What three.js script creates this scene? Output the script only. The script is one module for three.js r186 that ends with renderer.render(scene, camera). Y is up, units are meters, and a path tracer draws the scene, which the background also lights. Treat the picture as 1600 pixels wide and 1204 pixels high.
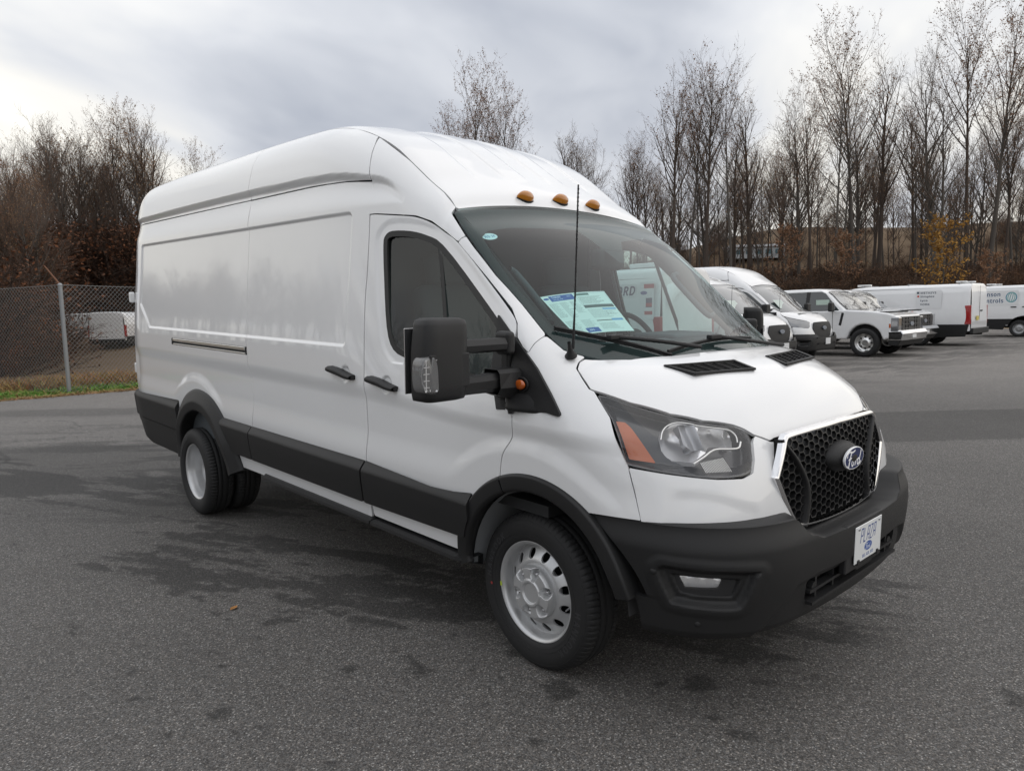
import * as THREE from 'three';
import { mergeGeometries } from 'three/addons/utils/BufferGeometryUtils.js';
import { RoundedBoxGeometry } from 'three/addons/geometries/RoundedBoxGeometry.js';
import { FontLoader } from 'three/addons/loaders/FontLoader.js';
import { TextGeometry } from 'three/addons/geometries/TextGeometry.js';

// ------------------------------------------------------------------ camera, sky, sun, exposure
const scene = new THREE.Scene();
const camera = new THREE.PerspectiveCamera(56.09, 1024 / 770, 0.1, 600);
camera.position.set(2.205, 1.573, 3.083);
camera.up.set(-0.05771, 0.99447, -0.08776);
camera.lookAt(2.205 - 7.2685, 1.573 - 1.0212, 3.083 - 6.7916);
const renderer = new THREE.WebGLRenderer({ antialias: true });
renderer.setSize(1024, 770);
renderer.toneMapping = THREE.LinearToneMapping;
renderer.toneMappingExposure = 1.17;
renderer.shadowMap.enabled = true;
renderer.shadowMap.type = THREE.PCFSoftShadowMap;

const hash = (i, j, k = 0) => { let h = Math.imul(i, 374761393) ^ Math.imul(j, 668265263) ^ Math.imul(k, 2147483647 - 1234567); h = Math.imul(h ^ (h >>> 13), 1274126177); return ((h ^ (h >>> 16)) >>> 0) / 4294967296; };
function vnoise(x, y, s = 0) { const i = Math.floor(x), j = Math.floor(y), u = x - i, v = y - j, a = u * u * (3 - 2 * u), b = v * v * (3 - 2 * v); return (hash(i, j, s) * (1 - a) + hash(i + 1, j, s) * a) * (1 - b) + (hash(i, j + 1, s) * (1 - a) + hash(i + 1, j + 1, s) * a) * b; }
function fbm(x, y, o = 5, s = 0, g = .5) { let a = .5, t = 0, n = 0; for (let i = 0; i < o; i++) { t += a * vnoise(x, y, s + i); n += a; a *= g; x = x * 2.03 + 17.1; y = y * 2.03 - 9.7; } return t / n; }
function rng(seed) { let s = seed >>> 0; return () => { s = (s + 0x6D2B79F5) >>> 0; let t = Math.imul(s ^ (s >>> 15), 1 | s); t = (t + Math.imul(t ^ (t >>> 7), 61 | t)) ^ t; return ((t ^ (t >>> 14)) >>> 0) / 4294967296; }; }
const clamp = (x, a, b) => x < a ? a : x > b ? b : x, ss = (a, b, x) => { const t = clamp((x - a) / (b - a), 0, 1); return t * t * (3 - 2 * t); }, lerp = (a, b, t) => a + (b - a) * t;

{ // overcast evening sky: layered grey-blue stratocumulus with pale gaps, brighter overhead
  const w = 2048, h = 1024, d = new Float32Array(w * h * 4);
  for (let j = 0; j < h; j++) {
    const el = ((j + .5) / h - .5) * Math.PI, ce = Math.cos(el), se = Math.sin(el);
    for (let i = 0; i < w; i++) {
      const az = ((i + .5) / w - .5) * 2 * Math.PI, dx = Math.cos(az) * ce, dz = Math.sin(az) * ce, o = (j * w + i) * 4;
      let r, g, b;
      if (se > -.02) {
        const k = 1 / (Math.max(se, 0) + .16), X = dx * k, Z = dz * k;
        const px = X * .4176 + Z * .9086, pz = -X * .9086 + Z * .4176;           // streaks run along px
        const wx = fbm(px * .5 + 3, pz * .5, 4, 11) - .5, wz = fbm(px * .5 - 8, pz * .5 + 5, 4, 31) - .5;
        const broad = fbm(px * .4 + wx * 1.1 + 34.972, pz * .62 + wz * 1.1 + 3.436, 5, 1, .48);
        const fine = fbm(px * 1.2 + wx * 2.6 + 25.885, pz * 2.5 + wz * 2.6 + 19.64, 6, 51, .52);
        const c = .64 + ((broad - .5) * 2.6 + (fine - .5) * 1.5 + .244) * .62;   // 0 heavy cloud .. 1 thin pale gap
        const over = 1 + .40 * Math.max(se, 0);
        const t = clamp(c, 0, 1.15);
        r = lerp(.200, .620, t); g = lerp(.226, .630, t); b = lerp(.282, .648, t);
        const warm = ss(.55, 1, c) * ss(.55, .05, se);
        r *= 1 + .05 * warm; b *= 1 - .11 * warm;
        const L = over * 1.25;
        r *= L; g *= L; b *= L;
      } else { r = .07; g = .065; b = .06; }
      d[o] = r; d[o + 1] = g; d[o + 2] = b; d[o + 3] = 1;
    }
  }
  const t = new THREE.DataTexture(d, w, h, THREE.RGBAFormat, THREE.FloatType);
  t.mapping = THREE.EquirectangularReflectionMapping; t.magFilter = THREE.LinearFilter; t.minFilter = THREE.LinearFilter; t.wrapS = THREE.RepeatWrapping; t.needsUpdate = true;
  scene.background = t; scene.environment = t;
}
const sun = new THREE.DirectionalLight(0xfff2e2, 0.6);
sun.position.set(14, 22, -16); sun.target.position.set(0, 0, 0);
sun.castShadow = true; sun.shadow.radius = 190; sun.shadow.mapSize.set(4096, 4096);
Object.assign(sun.shadow.camera, { left: -45, right: 45, top: 45, bottom: -45, near: 1, far: 140 });
scene.add(sun, sun.target);
// ------------------------------------------------------------------ naming, grouping
const used = {};
function numbered(n) { used[n] = (used[n] || 0) + 1; return used[n] === 1 ? n : n + '_' + String(used[n] - 1).padStart(3, '0'); }
const sh = o => { o.castShadow = o.receiveShadow = true; return o; };
function thing(name, label, category, pos = [0, 0, 0], turn = 0, group) { const o = new THREE.Group(); o.name = numbered(name); o.position.set(...pos); o.rotation.y = turn; o.userData = { label, category }; if (group) o.userData.group = group; scene.add(o); return o; }
function tag(o, label, category, group) { o.userData.label = label; o.userData.category = category; if (group) o.userData.group = group; return o; }
function part(name, g, m, parent) { const o = sh(new THREE.Mesh(g, m)); o.name = name; parent.add(o); return o; }
function struct(name, g, m) { const o = sh(new THREE.Mesh(g, m)); o.name = name; o.userData.kind = 'structure'; scene.add(o); return o; }
const merge = a => { const l = a.map(g => { g = g.index ? g.toNonIndexed() : g; for (const k of Object.keys(g.attributes)) if (!['position', 'normal', 'uv'].includes(k)) g.deleteAttribute(k); if (!g.attributes.uv) g.setAttribute('uv', new THREE.BufferAttribute(new Float32Array(g.attributes.position.count * 2), 2)); if (!g.attributes.normal) g.computeVertexNormals(); return g; }); return l.length === 1 ? l[0] : mergeGeometries(l); };
const V3 = (x, y, z) => new THREE.Vector3(x, y, z);
const bx = (w, h, d, x = 0, y = 0, z = 0, r = 0, seg = 2) => { const g = r ? new RoundedBoxGeometry(w, h, d, seg, r) : new THREE.BoxGeometry(w, h, d); g.translate(x, y, z); return g; };
const tube = (pts, r, n = 24, s = 8, closed = false) => new THREE.TubeGeometry(new THREE.CatmullRomCurve3(pts.map(p => V3(...p)), closed, 'catmullrom', .5), n, r, s, closed);
const cyl = (r0, r1, a, b, s = 16) => { const A = V3(...a), B = V3(...b), l = A.distanceTo(B), g = new THREE.CylinderGeometry(r1, r0, l, s); g.translate(0, l / 2, 0); g.applyQuaternion(new THREE.Quaternion().setFromUnitVectors(V3(0, 1, 0), B.clone().sub(A).normalize())); g.translate(...a); return g; };
function lathe(pts, s = 48, axis = 'z') { const g = new THREE.LatheGeometry(pts.map(p => new THREE.Vector2(p[0], p[1])), s); if (axis === 'z') g.rotateX(Math.PI / 2); return g; } // [radius, along +z]
// smooth curve through points (any dimension), n steps per span
function crv(p, n = 6, closed = false) { const out = [], N = p.length, at = i => closed ? p[(i + N) % N] : p[clamp(i, 0, N - 1)]; for (let i = 0; i < (closed ? N : N - 1); i++) { const a = at(i - 1), b = at(i), c = at(i + 1), d = at(i + 2); for (let k = 0; k < n; k++) { const t = k / n; out.push(b.map((_, q) => .5 * (2 * b[q] + (c[q] - a[q]) * t + (2 * a[q] - 5 * b[q] + 4 * c[q] - d[q]) * t * t + (3 * b[q] - a[q] - 3 * c[q] + d[q]) * t * t * t))); } } if (!closed) out.push(p[N - 1]); return out; }
// signed distance to a polygon, negative inside
function polySD(P) { const n = P.length; return (x, y) => { let d = 1e9, s = 1; for (let i = 0, j = n - 1; i < n; j = i++) { const ax = P[j][0], ay = P[j][1], ex = P[i][0] - ax, ey = P[i][1] - ay, wx = x - ax, wy = y - ay, t = clamp((wx * ex + wy * ey) / (ex * ex + ey * ey + 1e-12), 0, 1), bx_ = wx - ex * t, by = wy - ey * t, q = bx_ * bx_ + by * by; if (q < d) d = q; if ((ay > y) !== (P[i][1] > y) && x < ex * (y - ay) / ey + ax) s = -s; } return s * Math.sqrt(d); }; }
const rectSD = (x0, x1, y0, y1, r = 0) => (x, y) => { const qx = Math.abs(x - (x0 + x1) / 2) - (x1 - x0) / 2 + r, qy = Math.abs(y - (y0 + y1) / 2) - (y1 - y0) / 2 + r; return Math.hypot(Math.max(qx, 0), Math.max(qy, 0)) + Math.min(Math.max(qx, qy), 0) - r; };
function lines(a, b, h, refine = []) { const o = [a]; let x = a; while (x < b - 1e-6) { let s = h; for (const [c, w, f] of refine) { if (Math.abs(x + s * .5 - c) < w) s = Math.min(s, f); else if (x < c - w && x + s > c - w) s = Math.min(s, c - w - x + 1e-4); } x = Math.min(b, x + s); o.push(x); } return o; }
// A sheet: marching squares over the lines U x V where sd < 0; P(u,v) -> [x,y,z,nx,ny,nz]; lip turns the rim inwards
function sheet({ U, V, sd, P, lip = 0, flip = false, lipDir }) {
  const nu = U.length, nv = V.length, D = new Float32Array(nu * nv), id = new Int32Array(nu * nv).fill(-1), pos = [], nor = [], uv = [], idx = [], rim = [];
  for (let i = 0; i < nu; i++) for (let j = 0; j < nv; j++) { let d = sd(U[i], V[j]); if (Math.abs(d) < 1e-5) d = -1e-5; D[i * nv + j] = d; }
  const add = (u, v) => { const q = P(u, v); pos.push(q[0], q[1], q[2]); nor.push(q[3], q[4], q[5]); uv.push(u, v); return pos.length / 3 - 1; };
  const node = (i, j) => { const k = i * nv + j; return id[k] < 0 ? (id[k] = add(U[i], V[j])) : id[k]; };
  const em = new Map();
  const edge = (i0, j0, i1, j1) => { const a = i0 * nv + j0, b = i1 * nv + j1, key = a < b ? a * 4e6 + b : b * 4e6 + a; let e = em.get(key); if (e === undefined) { let lo = 0, hi = 1, dl = D[a], dh = D[b], t = dl / (dl - dh); for (let q = 0; q < 3; q++) { const dm = sd(lerp(U[i0], U[i1], t), lerp(V[j0], V[j1], t)); if (Math.abs(dm) < 1e-5) break; if ((dm < 0) === (dl < 0)) { lo = t; dl = dm; } else { hi = t; dh = dm; } t = lo + (hi - lo) * clamp(dl / (dl - dh), .02, .98); } e = add(lerp(U[i0], U[i1], t), lerp(V[j0], V[j1], t)); em.set(key, e); } return e; };
  for (let i = 0; i < nu - 1; i++) for (let j = 0; j < nv - 1; j++) {
    const c = [[i, j], [i + 1, j], [i + 1, j + 1], [i, j + 1]], inn = c.map(p => D[p[0] * nv + p[1]] < 0), n = inn[0] + inn[1] + inn[2] + inn[3];
    if (!n) continue;
    if (n === 4) { const a = node(i, j), b = node(i + 1, j), e = node(i + 1, j + 1), f = node(i, j + 1); if ((i + j) & 1) idx.push(a, b, e, a, e, f); else idx.push(a, b, f, b, e, f); continue; }
    const poly = [], cross = [];
    for (let k = 0; k < 4; k++) { const p = c[k], q = c[(k + 1) & 3]; if (inn[k]) poly.push(node(...p)); if (inn[k] !== inn[(k + 1) & 3]) { const e = edge(p[0], p[1], q[0], q[1]); poly.push(e); cross.push([e, inn[k]]); } }
    for (let k = 1; k < poly.length - 1; k++) idx.push(poly[0], poly[k], poly[k + 1]);
    for (let k = 0; k < cross.length; k++) if (cross[k][1]) rim.push(cross[k][0], cross[(k + 1) % cross.length][0]);
  }
  if (lip) for (let k = 0; k < rim.length; k += 2) {
    const a = rim[k], b = rim[k + 1], A = pos.slice(a * 3, a * 3 + 3), B = pos.slice(b * 3, b * 3 + 3), dn = (q) => lipDir || [-nor[q * 3], -nor[q * 3 + 1], -nor[q * 3 + 2]], da = dn(a), db = dn(b);
    const t = [B[0] - A[0], B[1] - A[1], B[2] - A[2]], m = [t[1] * da[2] - t[2] * da[1], t[2] * da[0] - t[0] * da[2], t[0] * da[1] - t[1] * da[0]], l = Math.hypot(...m) || 1, s = (flip ? 1 : -1) / l, o = pos.length / 3;
    pos.push(...A, ...B, B[0] + db[0] * lip, B[1] + db[1] * lip, B[2] + db[2] * lip, A[0] + da[0] * lip, A[1] + da[1] * lip, A[2] + da[2] * lip);
    for (let q = 0; q < 4; q++) { nor.push(m[0] * s, m[1] * s, m[2] * s); uv.push(0, 0); }
    idx.push(o, o + 2, o + 1, o, o + 3, o + 2);
  }
  if (flip) for (let k = 0; k < idx.length; k += 3) { const t = idx[k]; idx[k] = idx[k + 1]; idx[k + 1] = t; }
  const g = new THREE.BufferGeometry(); g.setAttribute('position', new THREE.Float32BufferAttribute(pos, 3)); g.setAttribute('normal', new THREE.Float32BufferAttribute(nor, 3)); g.setAttribute('uv', new THREE.Float32BufferAttribute(uv, 2)); g.setIndex(idx);
  return g;
}
const nrm = v => { const l = Math.hypot(...v) || 1; return v.map(q => q / l); };
// A body panel: outline of 3D points seen along d (pointing outwards), surface of the implicit f
function bodyPanel({ f, d, up = [0, 1, 0], out, sd, step = .012, gap = .0021, snapTo, lip = .014, off, ru = [], rv = [], pad = 0, start = .25, box }) {
  d = nrm(d); const eu = nrm([up[1] * d[2] - up[2] * d[1], up[2] * d[0] - up[0] * d[2], up[0] * d[1] - up[1] * d[0]]), ev = [d[1] * eu[2] - d[2] * eu[1], d[2] * eu[0] - d[0] * eu[2], d[0] * eu[1] - d[1] * eu[0]];
  if (snapTo) out = out.map(p => { let q = [...p]; for (let k = 0; k < 25; k++) { const v = snapTo(...q), e = .002; if (Math.abs(v) < 1e-5) break; const g = [snapTo(q[0] + e, q[1], q[2]) - v, snapTo(q[0], q[1] + e, q[2]) - v, snapTo(q[0], q[1], q[2] + e) - v].map(t => t / e), l = g[0] * g[0] + g[1] * g[1] + g[2] * g[2] + 1e-9; q = q.map((t, i) => t - g[i] * v / l * .9); } return q; });
  const U2 = p => [p[0] * eu[0] + p[1] * eu[1] + p[2] * eu[2], p[0] * ev[0] + p[1] * ev[1] + p[2] * ev[2]];
  const pl = out.map(U2), base = polySD(pl), dep = out.map(p => p[0] * d[0] + p[1] * d[1] + p[2] * d[2]), t0 = Math.max(...dep) + start;
  const us = pl.map(p => p[0]), vs = pl.map(p => p[1]);
  const SD = (u, v) => { let q = base(u, v) + gap; if (sd) q = Math.max(q, sd(u, v, eu, ev)); return q; };
  const g = (x, y, z) => f(x, y, z);
  const P = (u, v) => {
    let t = t0; const ox = eu[0] * u + ev[0] * v, oy = eu[1] * u + ev[1] * v, oz = eu[2] * u + ev[2] * v;
    for (let k = 0; k < 60; k++) { const q = g(ox + d[0] * t, oy + d[1] * t, oz + d[2] * t); if (Math.abs(q) < 2e-5) break; t -= q * .93; if (t < t0 - 3) break; }
    let x = ox + d[0] * t, y = oy + d[1] * t, z = oz + d[2] * t; const e = .0025;
    const n = nrm([g(x + e, y, z) - g(x - e, y, z), g(x, y + e, z) - g(x, y - e, z), g(x, y, z + e) - g(x, y, z - e)]);
    if (off) { x += n[0] * off; y += n[1] * off; z += n[2] * off; }
    return [x, y, z, ...n];
  };
  const st = Array.isArray(step) ? step : [step, step];
  return sheet({ U: lines(Math.min(...us) - st[0], Math.max(...us) + st[0], st[0], ru), V: lines(Math.min(...vs) - st[1], Math.max(...vs) + st[1], st[1], rv), sd: SD, P, lip });
}
// profile swept along a path: sec(i) gives [[x,y,z],...] per station
function loft(stations, closedSec = false, closedPath = false) {
  const n = stations.length, m = stations[0].length, pos = [], idx = []; for (const s of stations) for (const p of s) pos.push(...p);
  for (let i = 0; i < (closedPath ? n : n - 1); i++) for (let j = 0; j < (closedSec ? m : m - 1); j++) { const a = i * m + j, b = ((i + 1) % n) * m + j, c = ((i + 1) % n) * m + (j + 1) % m, e = i * m + (j + 1) % m; idx.push(a, b, c, a, c, e); }
  const g = new THREE.BufferGeometry(); g.setAttribute('position', new THREE.Float32BufferAttribute(pos, 3)); g.setIndex(idx); g.computeVertexNormals(); return g;
}
// ------------------------------------------------------------------ materials
const lin = (r, g, b) => { const c = new THREE.Color(); c.setRGB(r, g, b); return c; };
const std = (r, g, b, rough = .6, metal = 0, o = {}) => new THREE.MeshStandardMaterial({ color: lin(r, g, b), roughness: rough, metalness: metal, ...o });
const phy = (r, g, b, rough, o = {}) => new THREE.MeshPhysicalMaterial({ color: lin(r, g, b), roughness: rough, ...o });
function grey(w, h, fn, rep) { const d = new Uint8Array(w * h * 4); for (let j = 0; j < h; j++) for (let i = 0; i < w; i++) { const v = fn(i, j), o = (j * w + i) * 4; d[o] = d[o + 1] = d[o + 2] = clamp(v * 255, 0, 255); d[o + 3] = 255; } const t = new THREE.DataTexture(d, w, h); t.magFilter = THREE.LinearFilter; t.minFilter = THREE.LinearMipmapLinearFilter; t.generateMipmaps = true; t.wrapS = t.wrapT = THREE.RepeatWrapping; if (rep) t.repeat.set(rep, rep); t.needsUpdate = true; return t; }
const grainTex = grey(256, 256, (i, j) => hash(i, j, 5) * .5 + hash(i >> 1, j >> 1, 9) * .5, 14);
const M = {
  paint: phy(.80, .805, .81, .32, { clearcoat: 1, clearcoatRoughness: .025 }),
  trim: std(.0100, .0100, .0106, .56, 0, { bumpMap: grainTex, bumpScale: .0004 }),
  trimDark: std(.012, .012, .013, .6),
  reflector: std(.95, .95, .96, .22, .6),
  trimGrille: std(.012, .012, .0125, .4),
  gloss: phy(.008, .008, .009, .15, { clearcoat: 1, clearcoatRoughness: .05 }),
  rubber: std(.0125, .0125, .013, .7), seal: std(.01, .01, .01, .5),
  chrome: std(.78, .78, .79, .09, 1), steel: std(.48, .48, .49, .38, 1), alu: std(.80, .80, .79, .28, 1),
  silver: phy(.54, .545, .55, .36, { metalness: .55, clearcoat: .5, clearcoatRoughness: .2 }),
  glass: phy(.68, .84, .83, 0, { transmission: 1, thickness: 0, ior: 1.33 }),
  glassDark: phy(.55, .63, .62, 0, { transmission: 1, thickness: 0, ior: 1.5 }),
  lens: phy(.97, .97, .97, .0, { transmission: 1, thickness: 0, ior: 1.6 }),
  amber: phy(.9, .24, .015, .12, { transmission: .35, thickness: 0, clearcoat: 1, clearcoatRoughness: .03 }),
  amberSolid: phy(.44, .085, .003, .25, { clearcoat: 1, clearcoatRoughness: .03 }),
  amberLamp: phy(.46, .165, .005, .22, { clearcoat: 1, clearcoatRoughness: .04 }),
  red: phy(.35, .012, .012, .12, { clearcoat: 1, clearcoatRoughness: .03 }),
  cabin: std(.062, .072, .08, .75), cabinLight: std(.16, .165, .17, .8), cabinBlack: std(.018, .019, .02, .7),
  liner: std(.055, .055, .056, .85), galv: std(.30, .31, .32, .5, .6), under: std(.012, .012, .012, .9),
};
// ------------------------------------------------------------------ body surface of the van (metres; x forward from the front axle, y up, z to its right side)
// ---- body surface ----
function spline(pts){ // natural cubic through [x,y] knots, linear beyond the ends
  const n=pts.length,X=pts.map(p=>p[0]),Y=pts.map(p=>p[1]),m=new Float64Array(n),c=new Float64Array(n),d=new Float64Array(n);
  for(let i=1;i<n-1;i++){const h0=X[i]-X[i-1],h1=X[i+1]-X[i],w=2*(h0+h1)-h0*(c[i-1]||0);c[i]=h1/w;d[i]=(6*((Y[i+1]-Y[i])/h1-(Y[i]-Y[i-1])/h0)-h0*d[i-1])/w;}
  for(let i=n-2;i>0;i--)m[i]=d[i]-c[i]*m[i+1];
  return x=>{ if(x<=X[0]){const h=X[1]-X[0];return Y[0]+(x-X[0])*((Y[1]-Y[0])/h-h*m[1]/6);}
    if(x>=X[n-1]){const h=X[n-1]-X[n-2];return Y[n-1]+(x-X[n-1])*((Y[n-1]-Y[n-2])/h+h*m[n-2]/6);}
    let lo=0,hi=n-1;while(hi-lo>1){const k=(lo+hi)>>1;if(X[k]>x)hi=k;else lo=k;}
    const h=X[hi]-X[lo],a=(X[hi]-x)/h,b=1-a;return a*Y[lo]+b*Y[hi]+((a*a*a-a)*m[lo]+(b*b*b-b)*m[hi])*h*h/6;};
}
const smax=(a,b,k)=>{const h=k-Math.abs(a-b);return (a>b?a:b)+(h>0?h*h/(4*k):0);}, smin=(a,b,k)=>-smax(-a,-b,k);
const pw=pts=>x=>{ if(x<=pts[0][0])return pts[0][1];for(let i=1;i<pts.length;i++)if(x<pts[i][0]){const t=(x-pts[i-1][0])/(pts[i][0]-pts[i-1][0]);return lerp(pts[i-1][1],pts[i][1],t*t*(3-2*t));}return pts[pts.length-1][1];};
const W0=spline([[.1,.94],[.35,.985],[.5,1.003],[.65,1.018],[.8,1.03],[1.1,1.035],[1.35,1.028],[1.7,1.0],[2.0,.974],[2.25,.95],[2.45,.915],[2.6,.88],[2.8,.83]]);
const TPs=spline([[-1.75,0],[-1.5,.007],[-1.2,.034],[-.7,.11],[0,.17],[.6,.2]]),TP=x=>x<-1.75?0:Math.max(0,TPs(x));
const T0=spline([[-5.4,2.68],[-4.4,2.70],[-3.4,2.703],[-2.6,2.70],[-2.1,2.692],[-1.75,2.668],[-1.5,2.61],[-1.25,2.505],[-1.05,2.38],[-.92,2.30],[-.80,2.222],[-.72,2.155],[-.685,2.112],[-.55,2.007],[-.2,1.74],[.42,1.28]]);
const H0=spline([[-.2,1.45],[.1,1.425],[.36,1.375],[.47,1.348],[.57,1.318],[.68,1.275],[.78,1.215],[.86,1.145],[.93,1.05]]);
const N0=spline([[.1,.86],[.4,.915],[.7,.94],[.95,.928],[1.1,.90],[1.25,.83],[1.4,.74]]);
const V={disp:null};
const Wside=(x,y)=>{ let w=W0(y)-.06*Math.max(0,x+.1)**2-TP(x)*Math.max(0,y-1.02)*ss(1.0,1.25,y);
  w-=.035*ss(-4.95,-5.35,x)*ss(-4.9,-5.3,x); return w;};
const K1s=spline([[-2.4,.19],[-1.9,.19],[-1.3,.195],[-1.0,.16],[-.75,.105],[-.5,.08],[-.1,.08],[.15,.15],[.4,.25],[.7,.3],[1,.3]]),K1=x=>x<-1.9?.19:x>.9?.3:Math.max(.07,K1s(x));
function F(x,y,z){
  const az=Math.abs(z); let w=Wside(x,y); if(V.disp)w+=V.disp(x,y);
  const side=az-w;
  const cr=.05+.05*ss(-.65,.1,x)+.03*ss(-1.2,-.9,x)*ss(-.66,-.72,x); let T=T0(x)-cr*Math.pow(az/.8,2.2);if(V.rib)T+=V.rib(x,az);
  const slope=x<-1.8?1:x<-.75?.82:.80;
  const top=(y-T)*(x<-1.9?1:lerp(1,.8,ss(-1.9,-1.2,x)));
  const H=H0(x)-.035*az*az-.30*Math.pow(Math.max(0,az-.45),2);
  const hood=(y-H)*.93;
  const td=x>-.3?smin(top,hood,.012):top;
  const fr=(x-(N0(y)-.13*z*z))*.98;
  let a=x>0?smax(side,fr,lerp(.34,.44,ss(.6,1.1,y))):side;
  a=smax(a,td,K1(x));
  const re=-x-(5.35-.03*Math.max(0,y-.8)); 
  return x<-4.5?smax(a,re,.08):a;
}
const NB=spline([[.15,.93],[.25,.985],[.4,1.02],[.55,1.04],[.66,1.045],[.8,1.03]]);
function FB(x,y,z){ // bumper
  const az=Math.abs(z); const side=az-(W0(y)+.004-.05*Math.max(0,x+.1)**2);
  return smax(side,(x-(NB(y)-.13*z*z)),.42);
}
const winPoly = crv([[-1.109, 1.90], [-1.10, 1.945], [-1.052, 1.965], [-.92, 1.957], [-.795, 1.928], [-.678, 1.876], [-.41, 1.67], [-.221, 1.523], [-.12, 1.44], [-.085, 1.34], [-.12, 1.245], [-.35, 1.262], [-.62, 1.298], [-.82, 1.326], [-.95, 1.366], [-1.02, 1.478], [-1.082, 1.741]], 3, true), winSD = polySD(winPoly);
const stepLine = spline([[-5.3, 2.325], [-1.9, 2.323], [-1.49, 2.302], [-1.27, 2.271], [-1.15, 2.245], [-1.04, 2.189], [-.98, 2.15]]);
const recSD = rectSD(-5.0, -1.395, 1.362, 2.086, .03);
V.disp = (x, y) => {
  let d = 0;
  if (y > 1.3 && y < 2.15 && x < -1.3) d -= .011 * ss(.010, -.010, Math.max(recSD(x, y), (-(x + 5.0) * .605 - (y - 1.56) * .796 + .0) ));
  if (y > 2.05 && x < -.95) { const s = stepLine(x), f = ss(-.96, -1.2, x); d -= .022 * f * ss(s + .004, s - .036, y) * ss(2.11, s - .05, y); d += .006 * f * ss(s - .004, s + .012, y) * ss(s + .2, s + .02, y); }
  if (y < 1.3) {
    const rf = Math.hypot(x - .03, y - .36), rr = Math.hypot(x + 3.68, y - .28);
    d -= .017 * ss(1.165 + .02 * ss(-1, -2.6, x) - .05 * ss(-1.2, -.2, x), 1.07 - .04 * ss(-1.2, -.2, x), y) * ss(.765, .93, y) * ss(.615, .70, rf) * ss(.675, .765, rr) * ss(-5.3, -5.15, x);
    for (const hx of [-1.384, -.988]) { const r = Math.hypot(x - hx, y - (hx < -1.2 ? 1.207 : 1.181)); if (r < .06) d -= .010 * ss(.050, .034, r); }
  } else if (x > -1.2 && y < 2.05) d -= .005 * ss(.072, .036, winSD(x, y));
  return d;
};
V.rib = (x, az) => x > -.85 ? 0 : (.010 * (ss(.07, .10, az) - ss(.24, .27, az)) + .010 * ss(.46, .49, az)) * ss(-.87, -1.02, x);
// ------------------------------------------------------------------ the white high-roof van
const van = thing('cargo_van', 'large white high-roof cargo van with dual rear wheels filling the foreground', 'van');
van.rotation.z = -.0321;
const w2 = (x, y) => [x, y, Wside(x, y)], w3 = (x, y) => [x, y, Wside(x, y) + V.disp(x, y)];
function pair(name, g, m, parent = van, label) { const a = part(name, g, m, parent), b = part(name, g, m, parent); b.scale.z = -1; return [a, b]; }
const SIDE = [0, 0, 1];
const TILT = [0, .55, .835];
// --- side panels
const slideRear = [[-2.735, 2.278], [-2.715, 2.118], [-2.714, 1.731], [-2.702, 1.471], [-2.670, 1.211], [-2.643, 1.038], [-2.638, .861], [-2.652, .734], [-2.69, .62], [-2.69, .500]];
const bLine = [[-1.262, 2.246], [-1.234, 2.065], [-1.222, 1.778], [-1.221, 1.609], [-1.198, 1.303], [-1.192, 1.166], [-1.181, .925], [-1.194, .745], [-1.202, .653], [-1.192, .516], [-1.177, .435]];
const rearArch = crv([[-4.19, .28], [-4.165, .42], [-4.11, .62], [-3.95, .78], [-3.74, .872], [-3.56, .90], [-3.38, .878], [-3.19, .80], [-3.04, .64], [-2.975, .50], [-2.95, .28]], 4);
const frontArchC = [.085, .39];
const frSD = (x, y) => Math.hypot(x - frontArchC[0], y - frontArchC[1]) - .495, raPoly = polySD([...rearArch]), raSD = (x, y) => raPoly(x, y) + .02;
const refX = [], beadV = [[1.362, .022, .005], [2.086, .022, .005], [2.29, .055, .005]];
{
  const q = bodyPanel({ f: F, d: [-.3, 0, .954], out: [...slideRear, [-5.2, .50], [-5.345, .58], [-5.34, 1.0], [-5.30, 2.278]].map(p => w2(...p)).map(p => p[0] < -5.1 ? [p[0], p[1], .945 - .05 * Math.max(0, p[1] - 1.2)] : p), step: [.016, .012], rv: [...beadV, [1.263, .045, .005]], sd: (u, v, eu) => { const z = 1.03, x = (u - eu[2] * z) / eu[0]; return Math.max(-raSD(x, v), -rectSD(-4.164, -2.6, 1.2355, 1.2905, .004)(x, v)); } });
  const [qp] = pair('rear_quarter_panel', q, M.paint);
}
const slide = pair('sliding_door', bodyPanel({ f: F, gap: .0042, d: SIDE, out: [...crv(slideRear, 4), ...crv(bLine.slice(0, -1), 4).reverse(), [-1.38, 2.257], [-1.5, 2.267], [-1.7, 2.274], [-1.9, 2.278]].map(p => w2(...p)), step: [.014, .012], rv: beadV, ru: [[-1.395, .03, .006], [-1.384, .06, .006]] }), M.paint);
const doorOut = [...crv(bLine.slice(1), 4).reverse(), [-1.246, 2.066], ...crv([[-1.19, 2.066], [-1.017, 2.048], [-.89, 2.032], [-.776, 1.997], [-.68, 1.947], [-.572, 1.889], [-.351, 1.722], [-.17, 1.577], [-.115, 1.517], [-.103, 1.45]], 4), [-.075, 1.3], ...crv([[-.046, 1.158], [-.035, 1.106], [-.044, 1.037], [-.089, .956], [-.107, .86]], 4), [-.2, .6], [-.36, .435]].map(p => w2(...p));
const door = pair('front_door', bodyPanel({ f: F, d: [0, .12, .993], out: doorOut, gap: .0038, step: [.0075, .0075], sd: (u, v, eu, ev) => { const x = u / eu[0], y = v / ev[1] ; const yy = (v + .1209 * Wside(x, y)) / .993; return Math.max(-winSD(x, yy), -frSD(x, yy)); } }), M.paint);
pair('sill_panel', bodyPanel({ f: (x, y, z) => F(x, y, z) , d: SIDE, out: [[-3.02, .505], [-2.985, .40], [-1.2, .42], [-1.2, .515]].map(p => w2(...p)), step: [.03, .012] }), M.paint);
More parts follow.
